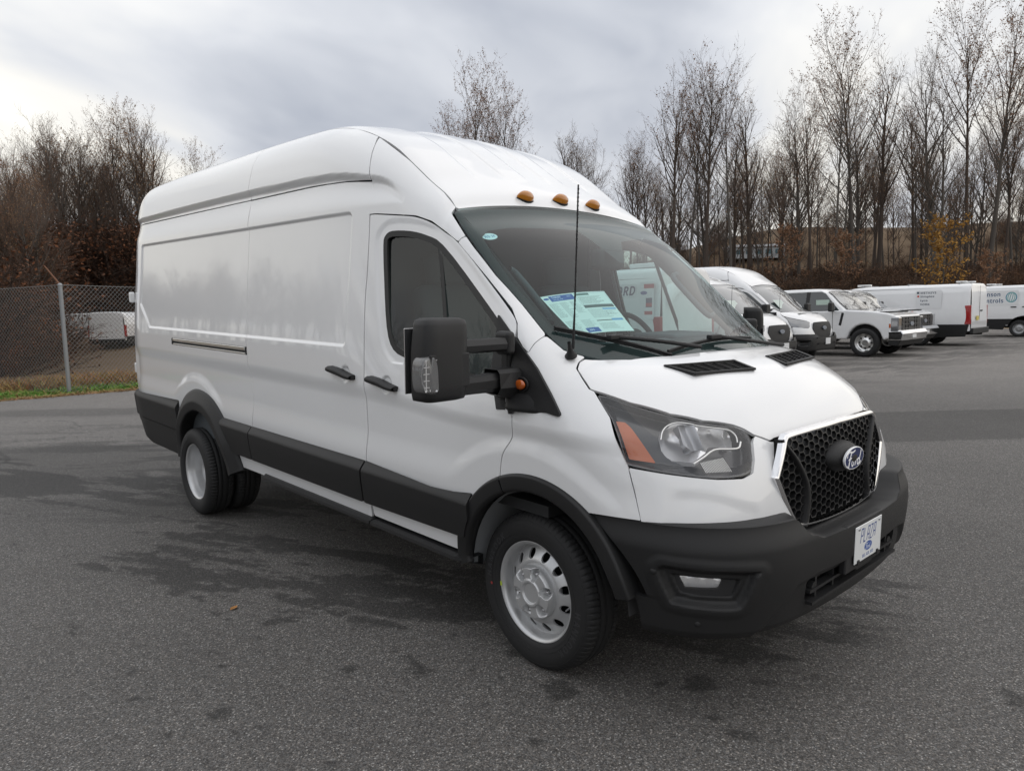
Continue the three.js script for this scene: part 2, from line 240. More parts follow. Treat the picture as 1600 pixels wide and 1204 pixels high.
const wsEdge = [[-.709, 2.070, .771], [-.690, 2.037, .815], [-.560, 1.929, .843], [-.480, 1.864, .855], [-.392, 1.796, .863], [-.309, 1.727, .868], [-.242, 1.675, .864], [-.154, 1.602, .857], [-.009, 1.477, .857], [.025, 1.451, .853], [.088, 1.408, .840], [.123, 1.392, .806], [.149, 1.380, .775]];
// upper side panels above the gutter
pair('roof_side_panel', bodyPanel({ f: F, snapTo: F, d: TILT, out: [[-5.32, 2.28, .93], w3(-5.1, 2.28), w3(-2.735, 2.28), [-2.735, 2.45, .915], [-2.74, 2.60, .85], [-2.745, 2.655, .775], [-5.27, 2.64, .775]], step: [.02, .007] }), M.paint);
pair('roof_side_panel', bodyPanel({ f: F, snapTo: F, d: TILT, out: [w3(-2.735, 2.28), w3(-2.3, 2.28), w3(-1.9, 2.28), w3(-1.7, 2.274), w3(-1.5, 2.267), w3(-1.38, 2.257), w3(-1.262, 2.246), [-1.285, 2.33, .888], [-1.34, 2.45, .82], [-1.38, 2.51, .775], [-1.6, 2.60, .775], [-1.9, 2.64, .775], [-2.745, 2.65, .775], [-2.74, 2.60, .85], [-2.735, 2.45, .915]], step: [.012, .008] }), M.paint);
pair('roof_pillar', bodyPanel({ f: F, snapTo: F, d: [.25, .55, .8], out: [[-1.285, 2.33, .888], [-1.262, 2.25, .912], [-1.246, 2.066, .938], [-1.19, 2.066, .932], [-1.017, 2.05, .915], [-.89, 2.035, .886], [-.776, 2.0, .872], [-.68, 1.95, .876], [-.575, 1.892, .876], [-.561, 1.911, .859], [-.542, 1.915, .845], [-.560, 1.929, .843], [-.690, 2.037, .815], [-.709, 2.070, .771], [-.807, 2.154, .768], [-.927, 2.243, .774], [-1.077, 2.345, .777], [-1.37, 2.50, .775], [-1.34, 2.45, .82]], step: .009 }), M.paint);
pair('windshield_pillar', bodyPanel({ f: F, snapTo: F, d: [.35, .45, .82], out: [[-.575, 1.889, .876], [-.351, 1.722, .89], [-.17, 1.577, .9], [-.115, 1.517, .921], [-.093, 1.459, .943], [-.05, 1.42, .955], [-.015, 1.398, .954], [-.006, 1.44, .921], [.002, 1.468, .865], ...wsEdge.slice(3, 9).reverse(), [-.542, 1.914, .845], [-.561, 1.908, .859]], step: .007 }), M.paint);
part('roof', bodyPanel({ f: F, snapTo: F, d: [.12, 1, 0], up: [0, 0, 1], out: [[-.69, 2.115, 0], [-.70, 2.09, .465], [-.695, 2.062, .775], [-.807, 2.154, .765], [-.927, 2.243, .772], [-1.077, 2.345, .775], [-1.38, 2.505, .773], [-1.9, 2.64, .772], [-5.27, 2.64, .772], [-5.27, 2.64, -.772], [-1.9, 2.64, -.772], [-1.38, 2.505, -.773], [-1.077, 2.345, -.775], [-.927, 2.243, -.772], [-.807, 2.154, -.765], [-.695, 2.062, -.775], [-.70, 2.09, -.465]], step: [.014, .022], start: .6 }), M.paint, van);
pair('rear_door', bodyPanel({ f: F, d: [-1, 0, 0], out: [[-5.33, .5, .005], [-5.33, .5, .94], [-5.33, 2.3, .89], [-5.27, 2.60, .76], [-5.27, 2.66, .005]], step: .05 }), M.paint);
// fender, hood, fascia
const fenderOut = [[-.05, 1.42, .955], [-.085, 1.3, .97], ...crv([[-.046, 1.158, 1.02], [-.035, 1.106, 1.03], [-.044, 1.037, 1.035], [-.089, .956, 1.035], [-.107, .86, 1.034]], 4), [-.107, .7, 1.03], [.30, .7, 1.02], [.36, .801, 1.022], [.506, .812, 1.014], [.598, .812, .967], [.565, .912, .970], [.529, 1.006, .964], [.508, 1.034, .964], [.413, 1.164, .926], [.300, 1.248, .888], [.276, 1.257, .892], [.219, 1.299, .874], [.172, 1.336, .856], [.158, 1.362, .825], [.156, 1.381, .783], ...wsEdge.slice(9).reverse(), [.002, 1.468, .862], [-.006, 1.44, .921], [-.015, 1.398, .954]];
const fenderSD = (u, v, eu, ev) => { const z = 1.03, x = (u - eu[2] * z) / eu[0], y = (v - ev[0] * x - ev[2] * z) / ev[1]; return y < 1 ? -frSD(x, y) : -9; }; // arch cut on the plane z = 1.03
pair('fender', bodyPanel({ f: F, snapTo: F, d: [.12, .35, .93], out: fenderOut, step: .008, sd: fenderSD }), M.paint);
const hoodHalf = [[.352, 1.375, 0], [.347, 1.377, .18], [.340, 1.373, .423], [.282, 1.369, .641], [.19, 1.378, .75], [.160, 1.375, .79], [.160, 1.362, .825], [.176, 1.336, .856], [.222, 1.299, .874], [.279, 1.257, .892], [.304, 1.25, .886], [.445, 1.218, .849], [.582, 1.182, .781], [.672, 1.158, .701], [.743, 1.139, .590], [.766, 1.124, .557], [.790, 1.10, .527], [.845, 1.085, .45], [.873, 1.108, .425], [.89, 1.116, .25], [.90, 1.12, 0]];
const ventQ = [[.418, 1.341, .577], [.484, 1.345, .155], [.579, 1.31, .15], [.530, 1.306, .536]];
const ventSD = polySD(ventQ.map(p => [p[0], p[2]]));
const hood = part('hood', bodyPanel({ f: F, snapTo: F, d: [.42, 1, 0], up: [0, 0, 1], out: [...hoodHalf, ...hoodHalf.slice(1, -1).reverse().map(p => [p[0], p[1], -p[2]])], step: [.0085, .009], start: .5, sd: (u, v, eu, ev) => { // vent openings: solve x for the sloping hood
  const z = Math.abs(u * eu[2] + v * ev[2]); const a = eu[0] !== 0 ? u : v, c = eu[0] !== 0 ? eu : ev; let x = .48; for (let k = 0; k < 4; k++) x = (a - c[1] * H0(x)) / c[0]; return -ventSD(x, z) - .004; } }), M.paint, van);
pair('hood_vent', (() => { // frame and slats over a dark well
  const gs = []; const Y = (x, z) => H0(x) - .035 * z * z - .3 * Math.max(0, z - .45) ** 2; const q = ventQ.map(p => [p[0], p[2]]), at = (s, t) => { const a = q[0].map((v, i) => lerp(v, q[1][i], s)), b = q[3].map((v, i) => lerp(v, q[2][i], s)); return [lerp(a[0], b[0], t), lerp(a[1], b[1], t)]; };
  const bar = (s0, t0, s1, t1, w, h, dy) => { const a = at(s0, t0), b = at(s1, t1), A = V3(a[0], Y(...a) + dy, a[1]), B = V3(b[0], Y(...b) + dy, b[1]); const g = new THREE.BoxGeometry(w, h, A.distanceTo(B) + w * .6); g.lookAt(B.clone().sub(A)); const m = A.add(B).multiplyScalar(.5); g.translate(m.x, m.y, m.z); gs.push(g); };
  bar(0, 0, 1, 0, .018, .010, .001); bar(0, 1, 1, 1, .018, .010, .001); bar(0, 0, 0, 1, .018, .010, .001); bar(1, 0, 1, 1, .018, .010, .001);
  for (let k = 1; k < 7; k++) bar(0, k / 7, 1, k / 7, .004, .010, -.006); for (let k = 1; k < 6; k++) bar(k / 6, 0, k / 6, 1, .004, .012, -.005);
  for (let k = 0; k < 3; k++) bar(0, .17 + .33 * k, 1, .17 + .33 * k, .06, .004, -.035);
  return merge(gs);
})(), M.trim);
const fasciaOut = [[.529, 1.003, .966], [.684, .981, .868], [.778, .965, .762], [.830, .962, .665], [.850, .98, .617], [.836, 1.02, .588], [.803, 1.082, .552], [.794, 1.10, .525], [.845, 1.082, .45], [.875, 1.095, .432], [.892, .95, .512], [.915, .80, .43], [.925, .72, .37], [.93, .70, .45], [.91, .74, .6], [.85, .75, .74], [.76, .76, .87], [.598, .80, .967], [.565, .912, .970]];
V.fasc = (x, y, z) => { const az = Math.abs(z); if (x < .6 || y > 1.0) return 0; const cr = .925 - .075 * ss(.86, .58, az) - .12 * ss(.62, .52, az) * 0; return -.005 * ss(cr + .02, cr - .035, y) * ss(.60, .66, az) * ss(.66, .72, x) ; };
pair('front_fascia', bodyPanel({ f: (x, y, z) => F(x, y, z) - V.fasc(x, y, z), snapTo: F, d: [.75, 0, .66], out: fasciaOut, step: .007 }), M.paint);
// --- windshield, its black border, and door glass
const wsHalf = [[-.692, 2.112, 0], [-.690, 2.108, .10], [-.688, 2.088, .465], [-.697, 2.068, .755], ...wsEdge.slice(1, -1), [.140, 1.384, .782], [.170, 1.376, .750], [.258, 1.365, .650], [.315, 1.362, .46], [.330, 1.355, .25], [.335, 1.35, 0]];
const wsOut = [...wsHalf, ...wsHalf.slice(1, -1).reverse().map(p => [p[0], p[1], -p[2]])];
const Fcab = (x, y, z) => { const az = Math.abs(z), cr = .05 + .05 * ss(-.65, .1, x) + .03 * ss(-1.2, -.9, x) * ss(-.66, -.72, x); return (y - T0(x) + cr * Math.pow(az / .8, 2.2)) * .8; };
const WSD = [.62, .78, 0];
const Fws = (x, y, z) => smax(Fcab(x, y, z), Math.abs(z) - Wside(x, y), .08);
const screen = part('windshield', bodyPanel({ f: Fws, d: WSD, out: wsOut, step: .02, gap: .003, lip: 0 }), M.glass, van);
const fritIn = [[-.535, 1.975, .08], [-.545, 1.97, .56], [-.535, 1.945, .72], [-.50, 1.912, .785], [-.406, 1.817, .812], [-.267, 1.698, .819], [-.14, 1.593, .81], [0, 1.477, .80], [.05, 1.43, .775], [.11, 1.405, .62], [.17, 1.405, .3], [.19, 1.40, -.3], [.11, 1.405, -.62], [.05, 1.43, -.775], [0, 1.477, -.80], [-.14, 1.593, -.81], [-.267, 1.698, -.819], [-.406, 1.817, -.812], [-.50, 1.912, -.785], [-.535, 1.945, -.72], [-.545, 1.97, -.56], [-.46, 1.93, -.22], [-.30, 1.80, -.04], [-.295, 1.80, .0], [-.44, 1.92, .05]];
{
  const d = nrm(WSD), eu = nrm([d[2], 0, 1]); // d has no z part: eu is the z axis
  const ev = [d[1] * 1, -d[0] * 1, 0]; const fr = polySD(fritIn.map(p => [p[2], p[0] * ev[0] + p[1] * ev[1]]));
  part('windshield_border', bodyPanel({ f: Fws, d: WSD, out: wsOut, step: .012, gap: .008, lip: 0, off: -.006, sd: (u, v, e1, e2) => { const z = e1[2] * u + e2[2] * v, along = Math.abs(e1[2]) > .5 ? v * (e2[0] * ev[0] + e2[1] * ev[1]) : u * (e1[0] * ev[0] + e1[1] * ev[1]); return -fr(z, along); } }), M.cabinBlack, screen);
}
const sideF = off => (x, y, z) => Math.abs(z) - Wside(x, y) - off;
const zP = (f, off = 0) => (u, v) => { const e = .003, W = (a, b) => Wside(a, b) + off, z = W(u, v), n = nrm([-(W(u + e, v) - W(u - e, v)) / (2 * e), -(W(u, v + e) - W(u, v - e)) / (2 * e), 1]); return [u, v, z, ...n]; };
const paneQ = (() => { const A = Array.from({ length: 5 }, () => new Array(6).fill(0)), b = (x, y) => [1, x + .6, y - 1.6, (x + .6) ** 2, (y - 1.6) ** 2]; for (let x = -1.05; x < -.15; x += .03) for (let y = 1.26; y < 1.95; y += .03) if (winSD(x, y) < 0) { const r = b(x, y), z = Wside(x, y); for (let i = 0; i < 5; i++) { for (let j = 0; j < 5; j++) A[i][j] += r[i] * r[j]; A[i][5] += r[i] * z; } } for (let i = 0; i < 5; i++) { const p = A[i][i]; for (let j = i; j < 6; j++) A[i][j] /= p; for (let k = 0; k < 5; k++) if (k !== i) { const q = A[k][i]; for (let j = i; j < 6; j++) A[k][j] -= q * A[i][j]; } } const c = A.map(r => r[5]); return (x, y) => b(x, y).reduce((s, t, i) => s + t * c[i], 0); })();
const paneP = off => (u, v) => { const e = .01, n = nrm([-(paneQ(u + e, v) - paneQ(u - e, v)) / (2 * e), -(paneQ(u, v + e) - paneQ(u, v - e)) / (2 * e), 1]); return [u, v, paneQ(u, v) + off, ...n]; };
const GU = lines(-1.13, -.06, .012), GV = lines(1.22, 2.0, .012);
for (const [i, dr] of door.entries()) {
  part('window', sheet({ U: GU, V: GV, sd: (u, v) => winSD(u, v) + .018, P: paneP(-.014) }), M.glassDark, dr);
  part('window_seal', sheet({ U: lines(-1.13, -.06, .006), V: lines(1.22, 2.0, .006), sd: (u, v) => Math.max(winSD(u, v) - .004, -(winSD(u, v) + .026)), P: zP(0, -.004), lip: .014 }), M.seal, dr);
  part('window_divider', sheet({ U: lines(-.74, -.56, .006), V: lines(1.25, 1.93, .02), sd: (u, v) => Math.max(Math.abs(u + .707 - (1.884 - v) * .327) - .0125, winSD(u, v) + .015), P: zP(0, -.009), lip: .006 }), M.seal, dr);
  const lin_ = part('door_lining', bodyPanel({ f: (x, y, z) => F(x, y, z) + .05, d: [0, .12, .993], out: doorOut, step: .04, gap: .03, lip: 0, sd: (u, v, eu, ev) => { const x = u / eu[0]; const yy = (v + .1209 * Wside(x, v / ev[1])) / .993; return Math.max(-winSD(x, yy) - .005, -frSD(x, yy)); } }), M.cabin, dr);
}
// --- door handles, rail
const handle = (x, y) => { const z = Wside(x, y) + .012, g = [loft(crv([[-.125, .012], [-.11, .014], [-.02, .004], [.06, -.010], [.118, -.016], [.127, -.016]], 4).map(([dx, dy], i, a) => { const t = i / (a.length - 1), h = .019 * (.55 + .45 * Math.sin(Math.PI * clamp(t * 1.0 + .12, 0, 1))), dp = .030; return [[x + dx, y + dy - h, z - .012], [x + dx, y + dy - h, z + dp * .6], [x + dx, y + dy - h * .4, z + dp], [x + dx, y + dy + h * .5, z + dp], [x + dx, y + dy + h, z + dp * .5], [x + dx, y + dy + h, z - .012]]; }), true)]; g.push(bx(.03, .03, .03, x - .112, y + .012, z + .002, .008), bx(.03, .03, .03, x + .112, y - .016, z + .002, .008)); return merge(g); };
slide.forEach(s => part('door_handle', handle(-1.405, 1.212), M.trim, s));
door.forEach(s => part('door_handle', handle(-1.005, 1.186), M.trim, s));
{ const Z = 1.031;
  for (const r of pair('door_rail', bx(1.455, .052, .004, -3.434, 1.263, Z - .016), M.trimDark)) { part('rail_strip', bx(1.44, .024, .016, -3.430, 1.2755, Z - .006, .004), M.alu, r); part('rail_strip', bx(1.44, .011, .014, -3.430, 1.2425, Z - .006, .003), M.alu, r); part('rail_end', bx(.024, .050, .018, -4.150, 1.263, Z - .005, .004), M.trimDark, r); } }
// --- black lower cladding (proud of the body, sloping top face)
const cladOff = (y) => .003 + .040 * ss(.760, .690, y) - .006 * ss(.66, .5, y);
const Fcl = (x, y, z) => F(x, y, z) - cladOff(y);
const clad = (out, st = [.02, .006]) => bodyPanel({ f: Fcl, d: SIDE, out: out.map(p => [p[0], p[1], 1.03]), step: st, lip: .02, sd: (u, v) => Math.max(-frSD(u, v) - .04, -raSD(u, v) - .03) });
pair('side_cladding', clad([[-1.195, .751], [-.582, .728], [-.42, .736], [-.30, .75], [-.30, .527], [-.409, .527], [-1.207, .512]]), M.trim);
pair('side_cladding', clad([[-2.648, .748], [-1.205, .751], [-1.217, .512], [-2.656, .506]]), M.trim);
pair('side_cladding', clad([[-3.25, .748], [-2.654, .748], [-2.662, .506], [-3.06, .505], [-3.1, .50]]), M.trim);
pair('rear_bumper_side', bodyPanel({ f: (x, y, z) => F(x, y, z) - .004 - .034 * ss(.775, .70, y) + .012 * ss(.522, .505, y), d: [-.3, 0, .954], out: [[-5.365, .75, .93], [-4.9, .755, 1.03], [-4.09, .776, 1.03], [-4.08, .62, 1.03], [-4.18, .4, 1.01], [-4.18, .285, .99], [-4.92, .285, .99], [-5.13, .325, .98], [-5.26, .45, .95], [-5.365, .52, .93]], step: [.02, .007], lip: .03 }), M.trim);
// --- arch trims swept along their paths
function archTrim(path, sec, zf) { return loft(path.map((p, i) => { const a = path[Math.max(0, i - 1)], b = path[Math.min(path.length - 1, i + 1)], t = nrm([b[0] - a[0], b[1] - a[1], 0]), n = [-t[1], t[0]]; return sec(i / (path.length - 1)).map(([r, dz]) => [p[0] + n[0] * r, p[1] + n[1] * r, zf(p[0] + n[0] * r, p[1] + n[1] * r) + dz]); })); }
const facet = g => { const q = g.toNonIndexed(); q.computeVertexNormals(); return q; };
function creased(g) { return g; }
{
  const zf = (x, y) => 1.026 - .05 * Math.max(0, x + .1) ** 2 - .028 * ss(.62, .40, y);
  const arc = (a0, a1, n) => Array.from({ length: n + 1 }, (_, i) => { const a = (a0 + (a1 - a0) * i / n) * Math.PI / 180; return [frontArchC[0] + .47 * Math.cos(a), frontArchC[1] + .47 * Math.sin(a)]; });
  const sec = () => [[.036, -.012], [.036, .006], [.030, .016], [.020, .021], [-.028, .024], [-.036, .021], [-.042, .012], [-.042, -.055]].map(([r, z]) => [-r, z]);
  pair('wheel_arch_trim', archTrim([[-.372, .395], ...arc(176, 112, 30)], sec, zf), M.trim);
  pair('wheel_arch_trim', archTrim([...arc(111.2, 14, 44)], sec, zf), M.trim);
  const rz = (x, y) => 1.028 - .022 * ss(.6, .35, y) ;
  const rp = crv([[-4.085, .30], [-4.075, .44], [-4.01, .60], [-3.87, .725], [-3.70, .79], [-3.56, .80], [-3.40, .77], [-3.25, .68], [-3.13, .55], [-3.055, .42], [-3.02, .34]], 6);
  const rsec = t => [[.118, -.02], [.116, .004], [.09, .018], [.03, .044], [.018, .05], [.008, .05], [-.045, .046], [-.054, .04], [-.056, .03], [-.056, -.08]].map(([r, z]) => [r, z]);
  pair('wheel_arch_trim', archTrim(rp, rsec, rz), M.trim);
}
// --- sill step under the doors
pair('side_step', merge([loft([[-2.56, 0], [-2.50, 1], [-1.165, 1]].map(([x, k]) => [[x, .425, .93], [x, .425, .985 + .03 * k], [x, .418, .99 + .05 * k], [x, .402, .99 + .052 * k], [x, .392, .98 + .04 * k], [x, .375, .93]]), true), loft([[-1.155, 1], [-.42, 1], [-.34, .1]].map(([x, k]) => [[x, .425, .93], [x, .425, .985 + .03 * k], [x, .418, .99 + .05 * k], [x, .402, .99 + .052 * k], [x, .392, .98 + .04 * k], [x, .375, .93]]), true)].map(facet)), M.trim);
part('underbody', merge([bx(2.5, .16, 1.84, -1.72, .47, 0, .02), bx(1.2, .16, .9, -3.6, .5, 0, .02), bx(1.0, .16, 1.8, -4.7, .47, 0, .02), bx(.72, .2, .9, .42, .5, 0, .02), bx(3.2, .1, .1, -2.0, .32, .45), bx(.3, .2, .3, -3.75, .245, 0, .05), cyl(.05, .05, [-3.75, .235, -.7], [-3.75, .235, .7]), cyl(.05, .05, [0, .33, -.75], [0, .33, .75]), bx(.6, .22, .4, -1.7, .38, .35, .04)]), M.under, van);
// black inner shell: keeps daylight out of the load bay and shows dark in the panel gaps
part('inner_shell', (() => { const g = []; const zs = lines(-5.25, -1.42, .12); const st = zs.map(x => [.52, .8, 1.1, 1.4, 1.8, 2.1, 2.25, 2.35, 2.45].map(y => [x, Math.min(y, T0(x) - .2), Wside(x, y) - .045]).concat([[x, T0(x) - .12, .66], [x, T0(x) - .08, 0]])); for (const s of [1, -1]) g.push(loft(st.map(a => a.map(p => [p[0], p[1], p[2] * s])))); g.push(bx(.02, 1.9, 1.7, -5.22, 1.45, 0), bx(.03, 1.5, 1.86, -1.32, 1.31, 0), bx(.03, .3, 1.66, -1.34, 2.17, 0)); return merge(g); })(), M.cabin, van);
// wheel-house liners
for (const [cx, cy, r, z0, z1] of [[.07, .37, .475, .5, .96], [-3.57, .29, .543, .44, 1.0]]) pair('wheel_liner', loft([z0 - .001, z0, z1].map((z, q) => Array.from({ length: 25 }, (_, i) => { const a = (6 + 170 * i / 24) * Math.PI / 180, k = q ? r : .02; return [cx + k * Math.cos(a), cy + k * Math.sin(a), z]; }))), M.liner);
part('wheel_liner_panel', merge([loft([.70, .955].map((z, k) => Array.from({ length: 9 }, (_, i) => { const a = (118 + 62 * i / 8) * Math.PI / 180; return [.07 + (.452 - .02 * (1 - k)) * Math.cos(a), .37 + (.452 - .02 * (1 - k)) * Math.sin(a), z]; })))]), std(.24, .25, .26, .6), van);
// --- front bumper: a sheet round a vertical axis
const AX = .2;
const fogPoly = crv([[.676, .640, .968], [.690, .662, .962], [.720, .664, .953], [.932, .652, .757], [.941, .640, .749], [.932, .60, .76], [.910, .535, .78], [.885, .518, .81], [.739, .528, .929], [.712, .548, .948]].map(p => [Math.atan2(p[2], p[0] - AX), p[1]]), 3, true);
const RB = .9, fogSD_ = polySD(fogPoly.map(p => [p[0] * RB, p[1]])), fogSD = (a, y) => fogSD_(Math.abs(a) * RB, y);
const airPoly = polySD([[-.74, .30], [-.70, .40], [-.625, .475], [-.54, .557], [-.40, .575], [.40, .575], [.54, .557], [.625, .475], [.70, .40], [.74, .30]]);
const intSD = (z, y) => rectSD(-.405, .405, .462, .556, .02)(z, y);
function bumperR(a, y) {
  const ca = Math.cos(a), sa = Math.sin(a); let r = 1.6; for (let k = 0; k < 50; k++) { const q = FB(AX + r * ca, y, r * sa); if (Math.abs(q) < 1e-5) break; r -= q * .8; }
  const z = Math.abs(r * sa), x = AX + r * ca; let d = 0;
  d -= .022 * ss(.715, .81, y);
  const f = fogSD(a, y); d -= .026 * ss(.006, -.018, f) + .03 * ss(-.030, -.052, f); d += .006 * ss(.05, .02, f) * ss(-.004, .01, f);
  const af = airPoly(z, y); d -= .022 * ss(.010, -.014, af);
  d -= .012 * ss(.530 , .518, y - .06 * (x - .45)) * ss(.72, .50, x) ;                     // small fin behind the wheel arch
  d -= .03 * ss(.42, .36, y) * ss(.30, .8, x);
  d -= .010 * ss(.345, .355, z) * ss(.58, .60, y) * ss(.52, .47, z) * 0;
  return r + d;
}
const bP = (u, v) => { const a = u / RB, pt = (a, y) => { const r = bumperR(a, y); return [AX + r * Math.cos(a), y, r * Math.sin(a)]; }, p = pt(a, v), e = .0025, q = pt(a + e, v), w = pt(a, v + e); const A = [q[0] - p[0], q[1] - p[1], q[2] - p[2]], B = [w[0] - p[0], w[1] - p[1], w[2] - p[2]]; return [...p, ...nrm([B[1] * A[2] - B[2] * A[1], B[2] * A[0] - B[0] * A[2], B[0] * A[1] - B[1] * A[0]])]; };
const flSD = polySD([[.742, .622, .938], [.872, .626, .842], [.858, .583, .852], [.761, .580, .926]].map(p => [Math.atan2(p[2], p[0] - AX) * RB, p[1]]));
const bTop = pw([[0, .712], [.42, .712], [.50, .735], [.60, .806], [.75, .809], [1.0, .812], [1.3, .812], [1.6, .806]]);
const bumper = part('front_bumper', sheet({ U: lines(-1.40, 1.40, .0085), V: lines(.30, .83, .0075), lip: .02, flip: true, sd: (u, v) => { const a = Math.abs(u / RB), r = .85, z = r * Math.sin(a), x = AX + r * Math.cos(a); const t = v - bTop(a), b = .385 - v, ar = a > 1.0 ? -(Math.hypot(AX + Math.cos(a) * .86 - frontArchC[0], v - frontArchC[1]) - (v > .525 ? .487 : .445)) : -1; const back = Math.max(a - 1.42, -flSD(a * RB, v) - .002); return Math.max(t, b, ar, back, -intSD(.82 * Math.sin(u / RB) * 1.0, v)); }, P: bP }), M.trim, van);
// shelf from the bumper's upper edge back to grille and fascia
part('bumper_shelf', loft(lines(-1.27, 1.27, .03).map(a => { const A = Math.abs(a), y = bTop(A), r = bumperR(a, y - .004), k = ss(.62, .46, A), d = lerp(.05, .14, k), P = (q, h) => [AX + q * Math.cos(a), h, q * Math.sin(a)]; return [P(r - .0005, y - .006), P(r - .006, y + .001), P(r - d * .35, y + .004 - .002 * k), P(r - d, y + .006 - .010 * k), P(r - d - .06, y + .004 - .012 * k)]; })), M.trim, bumper);
part('air_intake', merge([bx(.02, .16, .95, .90, .51, 0), bx(.03, .012, .86, .985, .503, 0), ...[-.36, -.2, .2, .36].map(z => bx(.05, .09, .014, .965, .51, z)), bx(.12, .012, .86, .95, .458, 0), cyl(.022, .022, [.975, .51, .385], [.995, .51, .385], 14), cyl(.022, .022, [.975, .51, -.385], [.995, .51, -.385], 14)]), M.trimDark, bumper);
part('air_dam', loft([-.70, -.55, -.3, 0, .3, .55, .70].map(z => { const x = .955 - .10 * z * z - .10 * ss(.4, .7, Math.abs(z)); return [[x, .445, z], [x + .006, .43, z], [x - .006, .405, z], [x - .06, .385, z], [x - .14, .38, z]]; })), M.trim, bumper);
for (const [a, y] of [[1.13, .64], [.98, .452], [-.98, .452]]) part('parking_sensor', (() => { const r = bumperR(a, y); const g = lathe([[.0001, .004], [.008, .004], [.0095, 0], [.012, 0], [.013, -.004]], 20); g.rotateY(-a + Math.PI / 2); g.translate(AX + r * Math.cos(a), y, r * Math.sin(a)); return g; })(), M.trimDark, bumper);
for (const s of [1, -1]) { // fog lamps sitting in the pockets
  const inset = -.058, fl = polySD([[.742, .622, .938], [.872, .626, .842], [.858, .583, .852], [.761, .580, .926]].map(p => [Math.atan2(p[2], p[0] - AX) * RB, p[1]]));
  const P = dz => (u, v) => { const a = u / RB, q = bP(u, v), r0 = bumperR(.93, .6); const r = bumperR(a, .69) - .035 + dz + .25 * (Math.abs(a) - .98) * .0; const c = Math.cos(a), t = Math.sin(a); return [AX + r * c, v, s * r * t, c, .05, s * t]; };
  part('fog_lamp', sheet({ U: lines(.78, 1.04, .005), V: lines(.57, .64, .004), sd: fl, P: (u, v) => { const q = P(-.020)(u, v), k = Math.sin(u * 150) * .3, n = nrm([q[3] + (u > .92 ? .4 : -.4) * ss(.57, .63, v) , q[4] + (v - .6) * 12, q[5] + k]); const dd = -.018 * ss(.0, -.02, fl(u, v)); return [q[0] + q[3] * dd, q[1], q[2] + q[5] * dd, ...n]; }, lip: .012, flip: s > 0 }), M.reflector, bumper);
  part('fog_lamp_lens', sheet({ U: lines(.78, 1.04, .008), V: lines(.57, .64, .005), sd: fl, P: P(.0), flip: s > 0 }), M.lens, bumper);
  part('fog_lamp_rim', sheet({ U: lines(.76, 1.12, .006), V: lines(.52, .66, .004), sd: (u, v) => Math.max(fogSD_(u, v) + .034, -fl(u, v)), P: P(-.012), lip: .01, flip: s > 0 }), M.trimDark, bumper);
}
// --- grille
const gX = (y, z) => N0(y) - .13 * z * z - .004;
const gOut = (() => { const h = crv([[.25, 1.108], [.40, 1.102], [.436, 1.092], [.46, 1.06], [.519, .955], [.522, .94], [.47, .84], [.42, .765], [.385, .735], [.30, .722], [.15, .714]], 3); return [[0, 1.112], ...h, [0, .712], ...h.slice().reverse().map(p => [-p[0], p[1]])]; })(), gSD = polySD(gOut);
const gP = off => (u, v) => { const e = .004, X = (a, b) => gX(b, a); return [X(u, v) + off, v, u, ...nrm([1, -(X(u, v + e) - X(u, v - e)) / (2 * e), -(X(u + e, v) - X(u - e, v)) / (2 * e)])]; };
const grille = part('grille_frame', sheet({ U: lines(-.54, .54, .004), V: lines(.70, 1.13, .004), flip: true, lip: .02, lipDir: [-1, 0, 0], sd: (u, v) => { const t = v > .945 ? .019 : lerp(.019, .012, ss(.945, .75, v) * ss(.5, .3, Math.abs(u))); return Math.max(gSD(u, v), -(gSD(u, v) + t)); }, P: (u, v) => { const q = gP(.003)(u, v), t = .019, s = (gSD(u, v) + t / 2) / (t / 2), e = .002, gu = (gSD(u + e, v) - gSD(u - e, v)) / (2 * e), gv = (gSD(u, v + e) - gSD(u, v - e)) / (2 * e); q[0] += .004 - .010 * s * s; const n = nrm([1, q[4] + gv * s * .9, q[5] + gu * s * .9]); return [q[0], q[1], q[2], ...n]; } }), M.chrome, van);
const hexd = (u, v) => { const px = .080, py = .0345, k = px / (3 * py), q = 1 / Math.hypot(1, k); let best = 9; for (const o of [0, .5]) { const X = u / px - o, Y = v / py - o, ax = Math.abs(X - Math.round(X)) * px, ay = Math.abs(Y - Math.round(Y)) * py; best = Math.min(best, Math.max(ay - py * .5, (ax + ay * k - px / 3) * q)); } return best; };
part('grille_mesh', sheet({ U: lines(-.53, .53, .0027), V: lines(.71, 1.12, .0025), lip: .022, lipDir: [-1, 0, 0], flip: true, sd: (u, v) => { const b = (gSD(u, v) + .022); if (b > 0) return b; return Math.max(b, -(hexd(u, v) + .0022)); }, P: gP(-.012) }), M.trimGrille, grille);
part('grille_inner_mesh', sheet({ U: lines(-.53, .53, .012), V: lines(.71, 1.12, .012), flip: true, sd: (u, v) => gSD(u, v) + .01, P: gP(-.075) }), M.under, grille);
for (const s of [1, -1]) part('grille_strut', loft(crv([[.452, 1.085], [.42, 1.05], [.365, .99], [.308, .90], [.296, .83], [.302, .775], [.315, .72]], 5).map(([z, y]) => { const x = gX(y, z); return [[x - .03, y, s * (z + .017)], [x - .004, y, s * (z + .012)], [x + .002, y, s * (z + .006)], [x + .002, y, s * (z - .006)], [x - .004, y, s * (z - .012)], [x - .03, y, s * (z - .017)]]; })), M.trim, grille);
